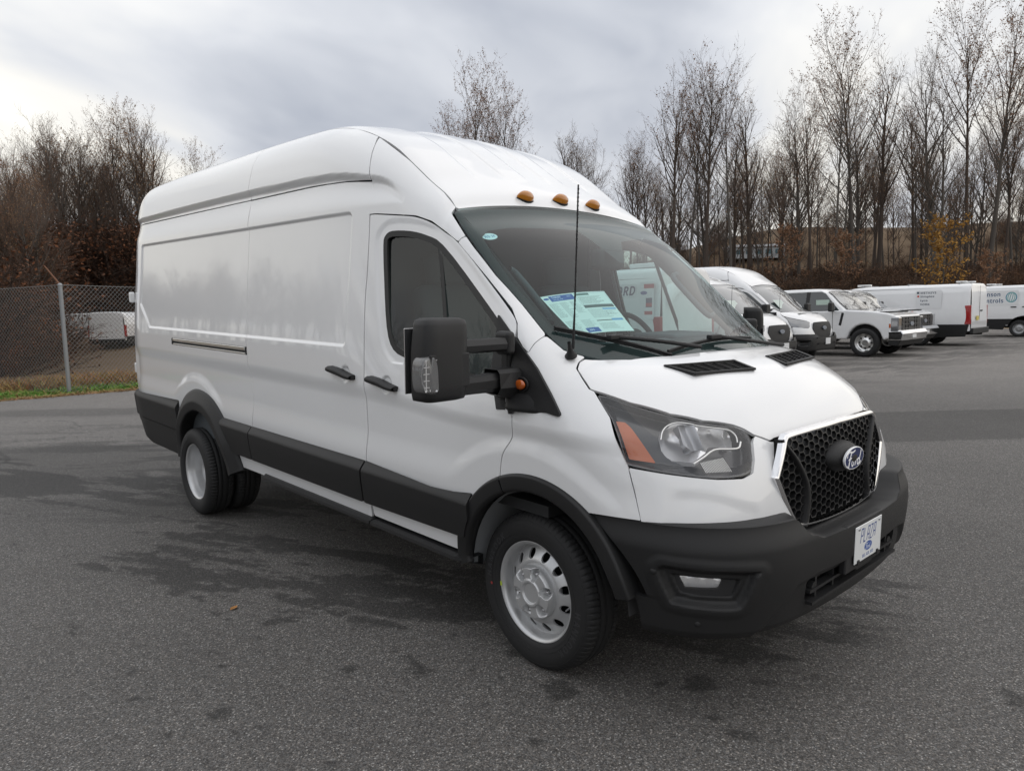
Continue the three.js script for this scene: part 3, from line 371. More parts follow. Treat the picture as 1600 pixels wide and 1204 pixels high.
// emblem: an egg-shaped black boss carrying a dark blue oval with a white script
part('emblem_boss', (() => { const g = new THREE.SphereGeometry(1, 48, 32); g.scale(.075, .066, .135); g.translate(.898, .957, 0); return g; })(), M.trim, grille);
function emblemTex(bg, rim) { const c = document.createElement('canvas'); c.width = 1024; c.height = 512; const x = c.getContext('2d'); x.fillStyle = '#c9ccd0'; x.fillRect(0, 0, 1024, 512); x.fillStyle = rim; x.beginPath(); x.ellipse(512, 256, 512, 256, 0, 0, 7); x.fill(); x.fillStyle = bg; x.beginPath(); x.ellipse(512, 256, 490, 236, 0, 0, 7); x.fill(); script(x, 520, 276, 1.22, rim); const t = new THREE.CanvasTexture(c); t.colorSpace = THREE.SRGBColorSpace; return t; }
function script(x, cx, cy, k, col) { // flowing script lettering
  x.save(); x.translate(cx, cy); x.scale(k, k); x.transform(1, 0, -.12, 1, 0, 0); x.strokeStyle = col; x.lineCap = 'round'; x.lineJoin = 'round';
  const st = (w, pts) => { x.lineWidth = w; x.beginPath(); pts.forEach((p, i) => i ? x.bezierCurveTo(...p) : x.moveTo(...p)); x.stroke(); };
  const loop = (cx, cy, rx, ry) => { x.lineWidth = 30; x.beginPath(); for (let i = 0; i <= 40; i++) { const a = i / 40 * Math.PI * 2; x[i ? 'lineTo' : 'moveTo'](cx + rx * Math.cos(a), cy + ry * Math.sin(a)); } x.stroke(); };
  st(34, [[-330, -70], [-360, -150, -250, -175, -190, -150], [-130, -128, -80, -140, -20, -160]]);             // cap of the F
  st(44, [[-165, -140], [-200, -60, -220, 40, -235, 110], [-245, 160, -300, 160, -305, 110]]);               // its stem
  st(26, [[-262, -10], [-220, -40, -160, -30, -120, -30]]);
  loop(-66, 66, 44, 58);                               // o
  st(26, [[-30, 30], [0, 45, 20, 30, 40, 18]]);
  st(32, [[52, 14], [62, 50, 50, 90, 40, 118]]); st(28, [[56, 50], [80, 10, 110, 8, 118, 34]]);                 // r
  loop(178, 68, 46, 56);                               // d
  st(34, [[262, -130], [240, -50, 225, 40, 222, 90], [222, 125, 255, 118, 285, 84]]);
  x.restore();
}
const emblemM = new THREE.MeshPhysicalMaterial({ map: emblemTex('#0a2258', '#ffffff'), roughness: .5, clearcoat: .35, clearcoatRoughness: .1 });
const oval = (rx, ry, d, M4) => { const s = new THREE.Shape(); s.absellipse(0, 0, rx, ry, 0, Math.PI * 2); const g = new THREE.ExtrudeGeometry(s, { depth: d, bevelEnabled: true, bevelSize: .002, bevelThickness: .002, bevelSegments: 2, curveSegments: 40 }); const p = g.attributes.position, u = g.attributes.uv; for (let i = 0; i < p.count; i++) u.setXY(i, p.getX(i) / (2 * (rx + .002)) + .5, p.getY(i) / (2 * (ry + .002)) + .5); return g; };
part('emblem', (() => { const g = oval(.094, .045, .006); g.rotateY(Math.PI / 2); g.translate(.963, .957, 0); return g; })(), emblemM, grille);
// --- number plate
{
  part('plate_bracket', merge([bx(.03, .20, .37, 1.022, .615, .015, .008), bx(.05, .05, .16, 1.0, .52, -.02, .006)]), M.trimDark, bumper);
  const c = document.createElement('canvas'); c.width = 1024; c.height = 576; const x = c.getContext('2d'); x.fillStyle = '#eceeee'; x.fillRect(0, 0, 1024, 576);
  x.save(); x.translate(512, 180); x.transform(1, 0, -.2, 1, 0, 0); x.strokeStyle = '#1c3f8c'; x.lineWidth = 22; x.lineJoin = 'round';
  const L = { P: [[[0, 1], [0, 0], [.75, 0], [.75, .5], [0, .5]]], L: [[[0, 0], [0, 1], [.7, 1]]], A: [[[0, 1], [.12, 0], [.8, 0], [.8, 1]], [[.08, .6], [.8, .6]]], Z: [[[0, 0], [.8, 0], [0, 1], [.8, 1]]] };
  [...'PLAZA'].forEach((ch, i) => { for (const s of L[ch]) { x.beginPath(); s.forEach((p, k) => x[k ? 'lineTo' : 'moveTo'](-300 + i * 122 + p[0] * 100, -110 + p[1] * 210)); x.stroke(); } }); x.restore();
  x.fillStyle = '#2a55a6'; x.beginPath(); x.ellipse(512, 380, 150, 72, 0, 0, 7); x.fill(); script(x, 512, 384, .30, '#e8ecf2');
  x.fillStyle = '#274d9a'; x.font = 'bold 74px sans-serif'; x.textAlign = 'center'; x.fillText('BEL AIR, MD', 512, 535);
  const t = new THREE.CanvasTexture(c); t.colorSpace = THREE.SRGBColorSpace;
  const g = new RoundedBoxGeometry(.272, .155, .004, 3, .0019), p = g.attributes.position, u = g.attributes.uv; for (let i = 0; i < p.count; i++) u.setXY(i, p.getX(i) / .272 + .5, p.getY(i) / .155 + .5); g.rotateY(Math.PI / 2); g.translate(1.044, .623, 0);
  const pl = part('number_plate', g, new THREE.MeshPhysicalMaterial({ map: t, roughness: .4, clearcoat: .6 }), bumper);
  for (const z of [.105, -.105]) part('plate_screw', cyl(.007, .005, [1.045, .688, z], [1.050, .688, z], 10), M.steel, pl);
  for (const z of [.10, -.10]) part('plate_clip', bx(.012, .02, .02, 1.045, .548, z, .003), M.trimDark, pl);
}
// --- headlights
const HD = nrm([.72, .15, .68]);
const hlOut = crv([[.306, 1.247, .888], [.413, 1.164, .926], [.508, 1.034, .964], [.537, 1.005, .962], [.684, .982, .868], [.778, .967, .762], [.827, .967, .665], [.848, .982, .618], [.834, 1.018, .588], [.801, 1.081, .553], [.767, 1.122, .557], [.743, 1.138, .59], [.672, 1.157, .701], [.582, 1.181, .781], [.445, 1.217, .849]], 2, true);
const hx = HD, heu = nrm([hx[2], 0, -hx[0]]), hev = [hx[1] * heu[2] - hx[2] * heu[1], hx[2] * heu[0] - hx[0] * heu[2], hx[0] * heu[1] - hx[1] * heu[0]], h2 = p => [p[0] * heu[0] + p[1] * heu[1] + p[2] * heu[2], p[0] * hev[0] + p[1] * hev[1] + p[2] * hev[2]];
const hlSD = polySD(hlOut.map(h2));
const reflPts = [[.613, 1.103, .872], [.604, 1.132, .849], [.608, 1.151, .821], [.625, 1.160, .788], [.657, 1.156, .752], [.679, 1.149, .733], [.709, 1.141, .694], [.742, 1.131, .639], [.757, 1.122, .617], [.774, 1.104, .610], [.787, 1.083, .621], [.794, 1.062, .642], [.755, 1.067, .730], [.746, 1.058, .758], [.725, 1.022, .825], [.680, 1.026, .873], [.659, 1.039, .883], [.639, 1.061, .886]].map(h2), reflSD = polySD(reflPts);
const c1 = h2([.655, 1.095, .838]), c2 = h2([.738, 1.105, .70]), c3 = h2([.775, 1.095, .635]);
const Fo = (fn) => (x, y, z) => { const q = F(x, y, z); if (q > .15 || q < -.3) return q; const [u, v] = h2([x, y, z]); return q + fn(u, v); };
const hstep = .006, bp = (f, out, step, sd, gap = 0, lip = 0) => bodyPanel({ f, d: HD, out, step, gap, lip, sd });
for (const s of [1, -1]) {
  const hl = part('headlight', bp(F, hlOut, .009, null, .001, .0), M.lens, van);
  const kids = [
    part('headlight_housing', bp(Fo((u, v) => .012 + .055 * ss(-.004, -.03, hlSD(u, v)) - .03 * ss(.02, -.0, Math.abs(((u - c1[0]) * .35 + (v - c1[1])) * 1.0 + .115)) * 0), hlOut, .006, (u, v) => -(reflSD(u, v) + .004), .003, .02), phy(.035, .036, .04, .25, { clearcoat: .6 }), hl),
    part('headlight_reflector', bp(Fo((u, v) => { const a = Math.hypot(u - c1[0], v - c1[1]), b = Math.hypot(u - c2[0], v - c2[1]), e = Math.hypot(u - c3[0], v - c3[1]); const A = .085 * (1 - (a / .10) ** 2), B = .08 * (1 - (b / .07) ** 2), C = .05 * (1 - (e / .05) ** 2); return .024 + Math.max(.0, A, B, C); }), [[.60, 1.16, .89], [.62, 1.0, .92], [.81, 1.0, .62], [.80, 1.16, .58], [.65, 1.2, .74]], .0045, (u, v) => reflSD(u, v) + .003, 0, .02), M.reflector, hl),
    part('turn_signal_lens', bp(Fo(() => .030), [[.440, 1.162, .928], [.478, 1.160, .911], [.509, 1.142, .911], [.636, 1.019, .914], [.543, 1.028, .967]], .006, null, .003, .02), M.amberSolid, hl),
    part('headlight_bezel', merge([tube([[.725, 1.022, .825], [.742, 1.045, .78], [.749, 1.060, .752], [.762, 1.068, .722], [.795, 1.064, .638], [.793, 1.085, .612]].map(p => [p[0] - .016, p[1] - .003, p[2] - .016]), .0045, 24, 6), tube([...reflPts.slice(0, 11)].map(p => { const w = [0, 1, 2].map(i => heu[i] * p[0] + hev[i] * p[1]); let t = 1.6; for (let k = 0; k < 40; k++) t -= F(w[0] + HD[0] * t, w[1] + HD[1] * t, w[2] + HD[2] * t) * .9; t -= .026; return w.map((q, i) => q + HD[i] * t); }), .003, 40, 6)]), M.alu, hl),
    part('headlight_shade', bp(Fo((u, v) => .016 + .02 * ss(.035, .0, Math.abs(u - lerp(c1[0], c2[0], .42) + (v - c1[1]) * .35))), [[.635, 1.155, .80], [.672, 1.153, .742], [.733, 1.064, .765], [.70, 1.06, .80], [.66, 1.085, .81]], .006, null, .002, .03), phy(.33, .34, .36, .3, { metalness: .5 }), hl),
    part('headlight_ribs', merge(Array.from({ length: 17 }, (_, k) => { const t = k / 16, a = [.775 - .04 * t - .0, 1.035 - .012 * t, .705 + .085 * t], b = [.806 - .045 * t, .985 + .004 * t, .69 + .10 * t]; return cyl(.0016, .0016, a.map((q, i) => q - .028 * HD[i]), b.map((q, i) => q - .028 * HD[i]), 5); })), M.alu, hl),
  ];
  if (s < 0) hl.scale.z = -1;
}
// --- wheels
function tyreGeo(R, w, tread = 80) { // axis along z, outer face at z = +w/2
  const h = w / 2, prof = [[.222, -h + .012], [.224, h - .012], [.228, h - .004], [.236, h + .002], [.250, h + .006], [.275, h + .0105], [.300, h + .010], [.320, h + .003], [R - .017, h - .006], [R - .009, h - .013], [R - .003, h - .024], [R, h - .04], [R + .001, h - .052], [R - .008, h - .0535], [R - .008, h - .060], [R + .002, h - .0615], [R + .003, .012], [R - .006, .010], [R - .006, .002], [R + .003, 0], [R + .003, -.03], [R - .006, -.032], [R - .006, -.040], [R + .002, -.042], [R, -h + .03], [R - .012, -h + .012], [.31, -h - .004], [.27, -h - .009], [.225, -h + .004]];
  const n = 480, pos = [], idx = [], m = prof.length;
  for (let i = 0; i < n; i++) { const a = i / n * Math.PI * 2, ph = (i * tread / n) % 1; for (let j = 0; j < m; j++) { let [r, z] = prof[j]; if (j >= 8 && j <= 12 || j >= 23 && j <= 25) { if (ph > .72) { r -= (j === 8 ? .003 : .008); } } pos.push(r * Math.cos(a), r * Math.sin(a), z); } }
  for (let i = 0; i < n; i++) for (let j = 0; j < m - 1; j++) { const a = i * m + j, b = ((i + 1) % n) * m + j; idx.push(a, b, b + 1, a, b + 1, a + 1); }
  let g = new THREE.BufferGeometry(); g.setAttribute('position', new THREE.Float32BufferAttribute(pos, 3)); g.setIndex(idx); g.computeVertexNormals(); return g;
}
const polar = (prof, disp) => (u, v) => { const f = (a, r) => [r * Math.cos(a), r * Math.sin(a), prof(r) + (disp ? disp(a, r) : 0)], p = f(u, v), e = .002, q = f(u + e / v, v), w = f(u, v + e), A = [q[0] - p[0], q[1] - p[1], q[2] - p[2]], B = [w[0] - p[0], w[1] - p[1], w[2] - p[2]], n = nrm([B[1] * A[2] - B[2] * A[1], B[2] * A[0] - B[0] * A[2], B[0] * A[1] - B[1] * A[0]]); return [...p, ...(n[2] < 0 ? n.map(t => -t) : n)]; };
const tyreG = tyreGeo(.349, .192);
const fontB = await new FontLoader().loadAsync('fonts/droid/droid_sans_bold.typeface.json');
const letters = (txt, R, z, a0, da, size) => merge([...txt].map((ch, i) => { const g = new TextGeometry(ch, { font: fontB, size, depth: .0016, curveSegments: 3, bevelEnabled: false }); g.computeBoundingBox(); const b = g.boundingBox; g.translate(-(b.max.x + b.min.x) / 2, -size / 2, 0); g.rotateX(-.06); g.translate(0, R, z); g.rotateZ(a0 - i * da); return g; }));
{
  const mk = () => {
    const w = new THREE.Group(); w.name = 'front_wheel'; van.add(w);
    const ty = part('tyre', tyreG, M.rubber, w);
    part('tyre_lettering', merge([letters('HANKOOK', .279, .1055, 1.25, .135, .030), letters('HANKOOK', .279, .1055, 1.25 + Math.PI, .135, .030)]), std(.028, .028, .03, .6), w);
    part('tyre_ridge', merge([.245, .262, .318].map(r => { const g = new THREE.TorusGeometry(r, .0012, 5, 120); g.translate(0, 0, r > .3 ? .0995 : .1015 + (r > .25 ? .003 : -.001)); return g; })), M.rubber, w);
    // outer rim and disc
    part('rim', lathe([[.150, -.06], [.196, -.06], [.200, .025], [.2035, .050], [.2045, .062], [.207, .074], [.214, .082], [.221, .086], [.2245, .0875], [.226, .084], [.225, .076], [.217, .07]], 96), M.silver, w);
    const prof = r => .042 * ss(.208, .13, r) + .030; const N = 12, hole = (a, r) => { const k = Math.PI * 2 / N, t = (a / k - Math.round(a / k)) * k; return Math.hypot(t * .163 / .019, (r - .163) / .022) - 1; };
    part('rim_disc', sheet({ U: lines(0, Math.PI * 2 + 1e-4, Math.PI / 180), V: lines(.09, .2035, .003), sd: (u, v) => -hole(u, v) * .02, P: polar(prof), flip: true, lip: .010, lipDir: [0, 0, -1] }), M.silver, w);
    part('rim_back', lathe([[.0001, -.03], [.19, -.03]], 48), M.under, w);
    const N6 = 6, lug = (a, r) => { const k = Math.PI * 2 / N6, t = (a / k - Math.round(a / k)) * k; return -.030 * ss(1.25, .62, Math.hypot(t * .088 / .021, (r - .090) / .027)); };
    const hp = r => .088 + .022 * ss(.124, .108, r) + .006 * ss(.066, .058, r) - .010 * ss(.050, .044, r);
    part('hub_cover', sheet({ U: lines(0, Math.PI * 2 + 1e-4, Math.PI / 220), V: lines(.001, .128, .0017), sd: (u, v) => v - .126, P: polar(r => hp(r) - .06 * ss(.118, .128, r), lug), flip: true, lip: 0 }), M.silver, w);
    part('hub_emblem', (() => { const g = oval(.026, .014, .001); g.translate(0, 0, .0995); return g; })(), phy(.36, .365, .37, .35, { metalness: .7 }), w);
    for (let i = 0; i < 6; i++) { const a = i * Math.PI / 3; const g = merge([new THREE.CylinderGeometry(.0115, .013, .022, 6), (() => { const s = new THREE.SphereGeometry(.009, 10, 6); s.translate(0, .011, 0); return s; })()]); g.rotateX(Math.PI / 2); g.translate(.089 * Math.cos(a), .089 * Math.sin(a), .078); part('lug_nut', g, M.steel, w); }
    part('valve_stem', cyl(.004, .003, [.182, -.07, .06], [.190, -.073, .098], 8), M.steel, w);
    part('paint_mark', (() => { const g = new THREE.PlaneGeometry(.014, .02); g.translate(-.219, .035, .0885); return g; })(), std(.5, .62, .06, .6), w);
    part('paint_mark', (() => { const g = new THREE.CircleGeometry(.007, 14); g.translate(-.262, .042, .1075); return g; })(), std(.3, .035, .03, .6), w);
    return w;
  };
  const f = mk(); f.position.set(.004, .345, .846); f.rotation.set(0, -.02, .28);
  const f2 = f.clone(); f2.name = 'front_wheel'; van.add(f2); f2.position.z = -.846; f2.rotation.set(0, Math.PI, 1.1);
  const rr = new THREE.Group(); rr.name = 'rear_wheel'; van.add(rr);
  part('tyre', tyreG, M.rubber, rr);
  part('rim', lathe([[.0001, -.075], [.07, -.075], [.075, -.02], [.095, -.02], [.10, -.085], [.155, -.088], [.176, -.07], [.186, -.03], [.190, -.025], [.193, .02], [.199, .028], [.2015, .05], [.206, .062], [.208, .074], [.214, .082], [.221, .086], [.2245, .0875], [.226, .084], [.225, .076], [.217, .07]], 96), M.silver, rr);
  part('tyre_lettering', letters('HANKOOK', .279, .1055, .6, .135, .030), std(.028, .028, .03, .6), rr);
  rr.position.set(-3.75, .2246 + .004, .955); rr.rotation.set(0, 0, .6);
  for (const [z, t, a] of [[.735, 0, .3], [-.955, Math.PI, .2], [-.735, Math.PI, .9]]) { const c = rr.clone(); c.name = 'rear_wheel'; van.add(c); c.position.z = z; c.rotation.set(0, t, a); }
}
// --- long-arm door mirrors
{
  const mk = s => {
    const m = part('door_mirror', (() => { // housing: rounded loft in y, section a rounded slab that bulges forward
      const st = [[1.236, .55], [1.242, .80], [1.262, .95], [1.30, 1], [1.36, 1], [1.42, .985], [1.48, .955], [1.525, .88], [1.545, .76], [1.553, .5]].map(([y, k]) => { const z0 = 1.288, z1 = 1.502, c = (z0 + z1) / 2 - .012 * ss(1.4, 1.55, y), hw = (z1 - z0) / 2 * (.72 + .28 * k) * (k < .7 ? .82 : 1), dp = .075 * k; const o = []; for (let i = 0; i < 28; i++) { const a = i / 28 * Math.PI * 2, q = Math.abs(Math.cos(a)) ** .45 * Math.sign(Math.cos(a)), r = Math.abs(Math.sin(a)) ** .55 * Math.sign(Math.sin(a)); o.push([-.06 + (r > 0 ? r * dp : r * .055), y, c + q * hw]); } return o; });
      const g = loft(st, true); const cap = (s, d) => { const c = s.reduce((a, p) => a.map((q, i) => q + p[i] / s.length), [0, 0, 0]); return loft([s, s.map(() => c)], true); };
      return merge([g, cap(st[0]), cap(st[st.length - 1])]);
    })(), M.trim, van);
    part('mirror_arm', merge([
      loft([[1.31, 1], [1.24, .95], [1.16, 1.05], [1.10, 1.2], [1.06, 1.3]].map(([z, k]) => [[-.095, 1.412, z], [-.05, 1.408, z], [-.03, 1.418, z], [-.025, 1.44, z], [-.04, 1.458 + .004 * k, z], [-.09, 1.458 + .004 * k, z]]), true),
      loft([[1.31, 1], [1.22, 1], [1.17, 1.15], [1.12, 1.5], [1.04, 1.7]].map(([z, k]) => [[-.095, 1.252 - .006 * k, z], [-.05, 1.25 - .006 * k, z], [-.028, 1.262, z], [-.025, 1.29 + .004 * k, z], [-.04, 1.302 + .012 * k, z], [-.09, 1.302 + .012 * k, z]]), true),
      loft([[1.115, .0], [1.05, .02], [1.0, .03], [.96, .035]].map(([z, k]) => [[-.12 - k, 1.235 - k, z], [-.03, 1.232 - k, z], [-.01 + k * .4, 1.26, z], [-.015, 1.32, z], [-.03, 1.335, z], [-.11, 1.335, z]]), true),
      bx(.09, .10, .05, -.075, 1.44, 1.03, .02), bx(.05, .22, .03, -.115, 1.35, .985, .012)].map(g => g.index && g.type === 'BufferGeometry' ? facet(g) : g)), M.trim, m);
    part('mirror_recess', bx(.012, .13, .19, .006, 1.355, 1.39, .005), M.trimDark, m);
    part('mirror_glass', bx(.004, .25, .2, -.117, 1.39, 1.41, .002), M.chrome, m);
    part('mirror_signal', (() => { const P = crv([[1.418, 1.506], [1.40, 1.548], [1.36, 1.56], [1.30, 1.556], [1.275, 1.53], [1.272, 1.472], [1.30, 1.466], [1.37, 1.47], [1.405, 1.48]].map(([y, z]) => [y, 1.447 + (z - 1.466) * .78]), 4, true); const st = [[-.05, 1], [-.012, 1], [.006, .96], [.014, .84]].map(([x, k]) => P.map(([y, z]) => [x + (z < 1.475 ? .004 : -.004), lerp(1.345, y, k), lerp(1.483, z, k)])); const e = st[3], c = [.015, 1.345, 1.483]; return merge([loft(st, true), loft([e, e.map(() => c)], true)]); })(), phy(.93, .93, .93, .06, { transmission: .85, thickness: 0, clearcoat: 1 }), m);
    part('mirror_signal_reflector', merge([loft([-.06, -.03, 0, .03, .06].map(q => [-.035, -.02, 0, .02, .035].map(w => [-.028 + 14 * (q * q * .55 + w * w), 1.343 + q, 1.484 + w * .8]))), ...[1.30, 1.325, 1.35, 1.375].map(y => bx(.002, .003, .058, .006, y, 1.483)), ...[1.466, 1.483, 1.500].map(z => bx(.002, .12, .003, .006, 1.343, z))]), M.reflector, m);
    part('mirror_bulb', (() => { const g = new THREE.SphereGeometry(.011, 14, 10); g.translate(-.012, 1.343, 1.483); return g; })(), M.amberSolid, m);
    if (s < 0) { const a = .5; m.scale.z = -1; m.rotation.y = a; m.position.set(-.06 - (-.06 * Math.cos(a) - 1.0 * Math.sin(a)), 0, -1.0 - (.06 * Math.sin(a) - 1.0 * Math.cos(a))); }
    // black sail on the door corner with its side marker and camera pod
    const sailA = [[-.226, 1.555], [-.105, 1.462], [-.098, 1.43], [-.11, 1.30], [-.098, 1.20], [-.085, 1.155], [-.14, 1.15], [-.19, 1.25], [-.215, 1.33], [-.214, 1.44]], sailB = [[-.098, 1.462], [-.085, 1.45], [.056, 1.34], [.222, 1.172], [.214, 1.160], [.15, 1.168], [-.04, 1.158], [-.078, 1.158], [-.090, 1.20], [-.102, 1.30], [-.090, 1.43]];
    const mkS = P => { const q = polySD(P); return sheet({ U: lines(-.24, .24, .006), V: lines(1.14, 1.57, .006), sd: (u, v) => q(u, v), P: (u, v) => { const d = q(u, v), r = zP(0, .004 + .010 * ss(0, -.02, d))(u, v); return r; }, lip: .014 }); };
    const sl = part('mirror_base', mkS(sailA), M.trim, van), s2 = part('mirror_base', mkS(sailB), M.trim, van);
    part('side_marker', (() => { const g = new THREE.SphereGeometry(1, 24, 14); g.scale(.030, .021, .014); g.translate(.006, 1.270, 1.022); return g; })(), M.amberSolid, s2);
    part('marker_rim', (() => { const g = new THREE.TorusGeometry(1, .16, 8, 32); g.scale(.036, .028, .03); g.translate(.006, 1.270, 1.012); return g; })(), M.trim, s2);
    part('camera_pod', loft([[1.232, .3], [1.205, .75], [1.178, 1], [1.165, 1], [1.158, .8]].map(([y, k]) => [[-.058 - .012 * k, y, .99], [-.062 - .010 * k, y, 1.00 + .035 * k], [-.03, y, 1.005 + .055 * k], [.05 + .05 * k, y, 1.0 + .02 * k], [.10 + .09 * k, y, .985]])), M.trim, s2);
    part('camera_eye', merge([cyl(.016, .012, [-.035, 1.165, 1.035], [-.035, 1.145, 1.035], 16)]), M.gloss, s2);
    if (s < 0) { sl.scale.z = -1; s2.scale.z = -1; }
  };
  mk(1); mk(-1);
}
// --- roof marker lamps
{ const sh_ = new THREE.Shape(); sh_.moveTo(-.052, .0); sh_.quadraticCurveTo(-.03, .032, .0, .033); sh_.quadraticCurveTo(.036, .034, .05, .016); sh_.lineTo(.05, -.010); sh_.quadraticCurveTo(.048, -.024, .03, -.026); sh_.quadraticCurveTo(-.02, -.028, -.052, 0);
  for (const z of [.279, 0, -.279]) { const x = -.727, y = T0(x) - .08 * Math.pow(Math.abs(z) / .8, 2.2) + .012; 
    const dome = (k) => { const g = new THREE.SphereGeometry(1, 32, 16, 0, Math.PI * 2, 0, Math.PI / 2); const p = g.attributes.position; for (let i = 0; i < p.count; i++) { let X = p.getX(i), Y = p.getY(i), Z = p.getZ(i); const tip = 1 - .45 * ss(.1, 1, Z); p.setXYZ(i, X * .034 * tip * k, Y * .040 * k, Z * .060 * k); } g.computeVertexNormals(); g.rotateZ(-.62); return g; };
    const g = dome(1); g.translate(x, y - .006, z); const mk = part('roof_marker_lamp', g, M.amberLamp, van);
    const b = dome(1.05); b.translate(x - .010, y - .022, z - .004); part('lamp_base', b, M.trimDark, mk); } }
// --- aerial, wipers, bonnet bits
{ const a = part('aerial', merge([cyl(.0065, .0042, [.133, 1.415, .836], [.140, 1.56, .836], 12), tube([[.140, 1.55, .836], [.147, 1.80, .836], [.155, 2.08, .836]], .0034, 40, 7), (() => { const l = []; for (let k = 0; k < 30; k++) { const t = k / 29; l.push(cyl(.0044, .0044, [lerp(.141, .155, t), lerp(1.58, 2.06, t), .836], [lerp(.141, .155, t) + .0002, lerp(1.58, 2.06, t) + .006, .836], 7)); } return merge(l); })()]), M.trimDark, van);
  part('aerial_base', (() => { const g = lathe([[.0001, 0], [.026, 0], [.026, .006], [.017, .018], [.010, .04], [.007, .07]], 24, 'y'); g.rotateX(.45); g.rotateZ(-.25); g.translate(.128, 1.384, .842); return g; })(), M.trim, a); }
{ const onWs = (p, off) => { let y = 2.2; for (let k = 0; k < 60; k++) y -= Fws(p[0], y, p[1]) * .9; return [p[0] + off * .6, y + off * .8, p[1]]; };
  const wip = (a, b, pv) => { const L = (t) => [lerp(a[0], b[0], t), lerp(a[1], b[1], t)]; const pts = [0, .2, .4, .6, .8, 1].map(t => onWs(L(t), .018)); const g = [tube(pts, .0065, 30, 6), tube(pts.map(p => [p[0] - .004, p[1] - .010, p[2]]), .004, 30, 6)]; g.push(tube([onWs(L(.52), .035), onWs([lerp(L(.52)[0], pv[0], .5), lerp(L(.52)[1], pv[1], .5)], .05), [pv[0], pv[2], pv[1]]], .009, 20, 8)); const m = onWs(L(.5), .032); g.push(bx(.03, .022, .10, ...m, .006)); return merge(g); };
  const w = part('wiper', wip([-.005, .815], [.285, .36], [.33, .18, 1.40]), M.trimDark, van), w_ = part('wiper', wip([.265, .36], [.215, -.46], [.33, -.62, 1.37]), M.trimDark, van); }
part('cowl', loft(lines(-.80, .80, .08).map(z => { const x = .36 - .22 * Math.pow(Math.abs(z) / .78, 2.4) - .02, y = 1.365 + .01 * Math.abs(z); return [[x + .06, y - .06, z], [x + .02, y - .045, z], [x - .06, y - .06, z], [x - .22, y - .03, z]]; })), M.trimDark, van);
pair('rear_lamp', merge([bx(.05, .34, .05, -5.325, .93, .945, .015)]), M.red);
part('rear_bumper', merge([bx(.10, .13, 1.9, -5.385, .60, 0, .03), bx(.06, .10, .12, -5.40, .62, .93, .02)]), M.trim, van);
pair('door_hinge', merge([bx(.05, .10, .045, -5.335, 1.62, .985, .015), bx(.05, .10, .045, -5.36, .95, .97, .015)]), M.paint);
// --- cabin
{
  part('dashboard', merge([loft([-.73, -.6, .0, .6, .73].map(z => [[.10 + .10 * (1 - Math.abs(z) / .73), 1.345, z], [.05, 1.392, z], [-.14, 1.405, z], [-.26, 1.39 + (z < -.2 ? .03 : 0), z], [-.36, 1.33, z], [-.38, 1.20, z], [-.30, .9, z], [-.1, .8, z]])), bx(.28, .04, .42, -.22, 1.405, -.42, .018)]), M.cabin, van);
  part('cabin_floor', bx(1.4, .05, 1.85, -.62, .72, 0), M.cabinBlack, van);
  const sw = part('steering_wheel', (() => { const t = new THREE.TorusGeometry(.185, .016, 12, 60); t.rotateY(Math.PI / 2); t.rotateZ(.55); t.translate(-.50, 1.36, -.43); const h = new THREE.CylinderGeometry(.07, .08, .05, 20); h.rotateZ(Math.PI / 2 + .55); h.translate(-.49, 1.355, -.43); return merge([t, h, cyl(.012, .012, [-.49, 1.36, -.60], [-.49, 1.36, -.26], 8), cyl(.03, .03, [-.48, 1.34, -.43], [-.30, 1.24, -.43], 12)]); })(), M.cabinBlack, van);
  for (const z of [.48, -.48]) { const seat = part('seat', merge([new RoundedBoxGeometry(.52, .16, .50, 4, .06).translate(-.80, 1.0, z), (() => { const g = new RoundedBoxGeometry(.15, .68, .48, 4, .06); g.rotateZ(.22); g.translate(-1.08, 1.36, z); return g; })()]), M.cabin, van); part('headrest', (() => { const g = new RoundedBoxGeometry(.10, .20, .28, 4, .045); g.rotateZ(.18); g.translate(-1.17, 1.78, z); return g; })(), M.cabin, seat); }
  part('headliner', bodyPanel({ f: (x, y, z) => F(x, y, z) + .05, d: [0, 1, 0], up: [0, 0, 1], out: [[-.74, 2.1, .72], [-.74, 2.1, -.72], [-1.33, 2.4, -.72], [-1.33, 2.4, .72]], step: .06, lip: 0, start: .6 }), M.cabinLight, van);
  const ap = pair('pillar_trim', loft([0, .2, .4, .6, .8, 1].map(t => { const a = [lerp(-.66, -.0, t), lerp(2.01, 1.46, t), lerp(.775, .80, t)]; return [[a[0] + .02, a[1] + .01, a[2]], [a[0] - .04, a[1] - .02, a[2] - .025], [a[0] - .10, a[1] - .06, a[2] + .01], [a[0] - .12, a[1] - .08, a[2] + .07]]; })), M.cabinLight);
  for (const p of ap) part('grab_handle', tube([[-.40, 1.76, .70], [-.40, 1.74, .655], [-.28, 1.63, .645], [-.16, 1.52, .66], [-.15, 1.52, .71]], .016, 30, 8), M.cabin, p);
  part('rear_view_unit', merge([bx(.10, .12, .20, -.42, 1.83, -.05, .03)]), M.cabinBlack, van);
}
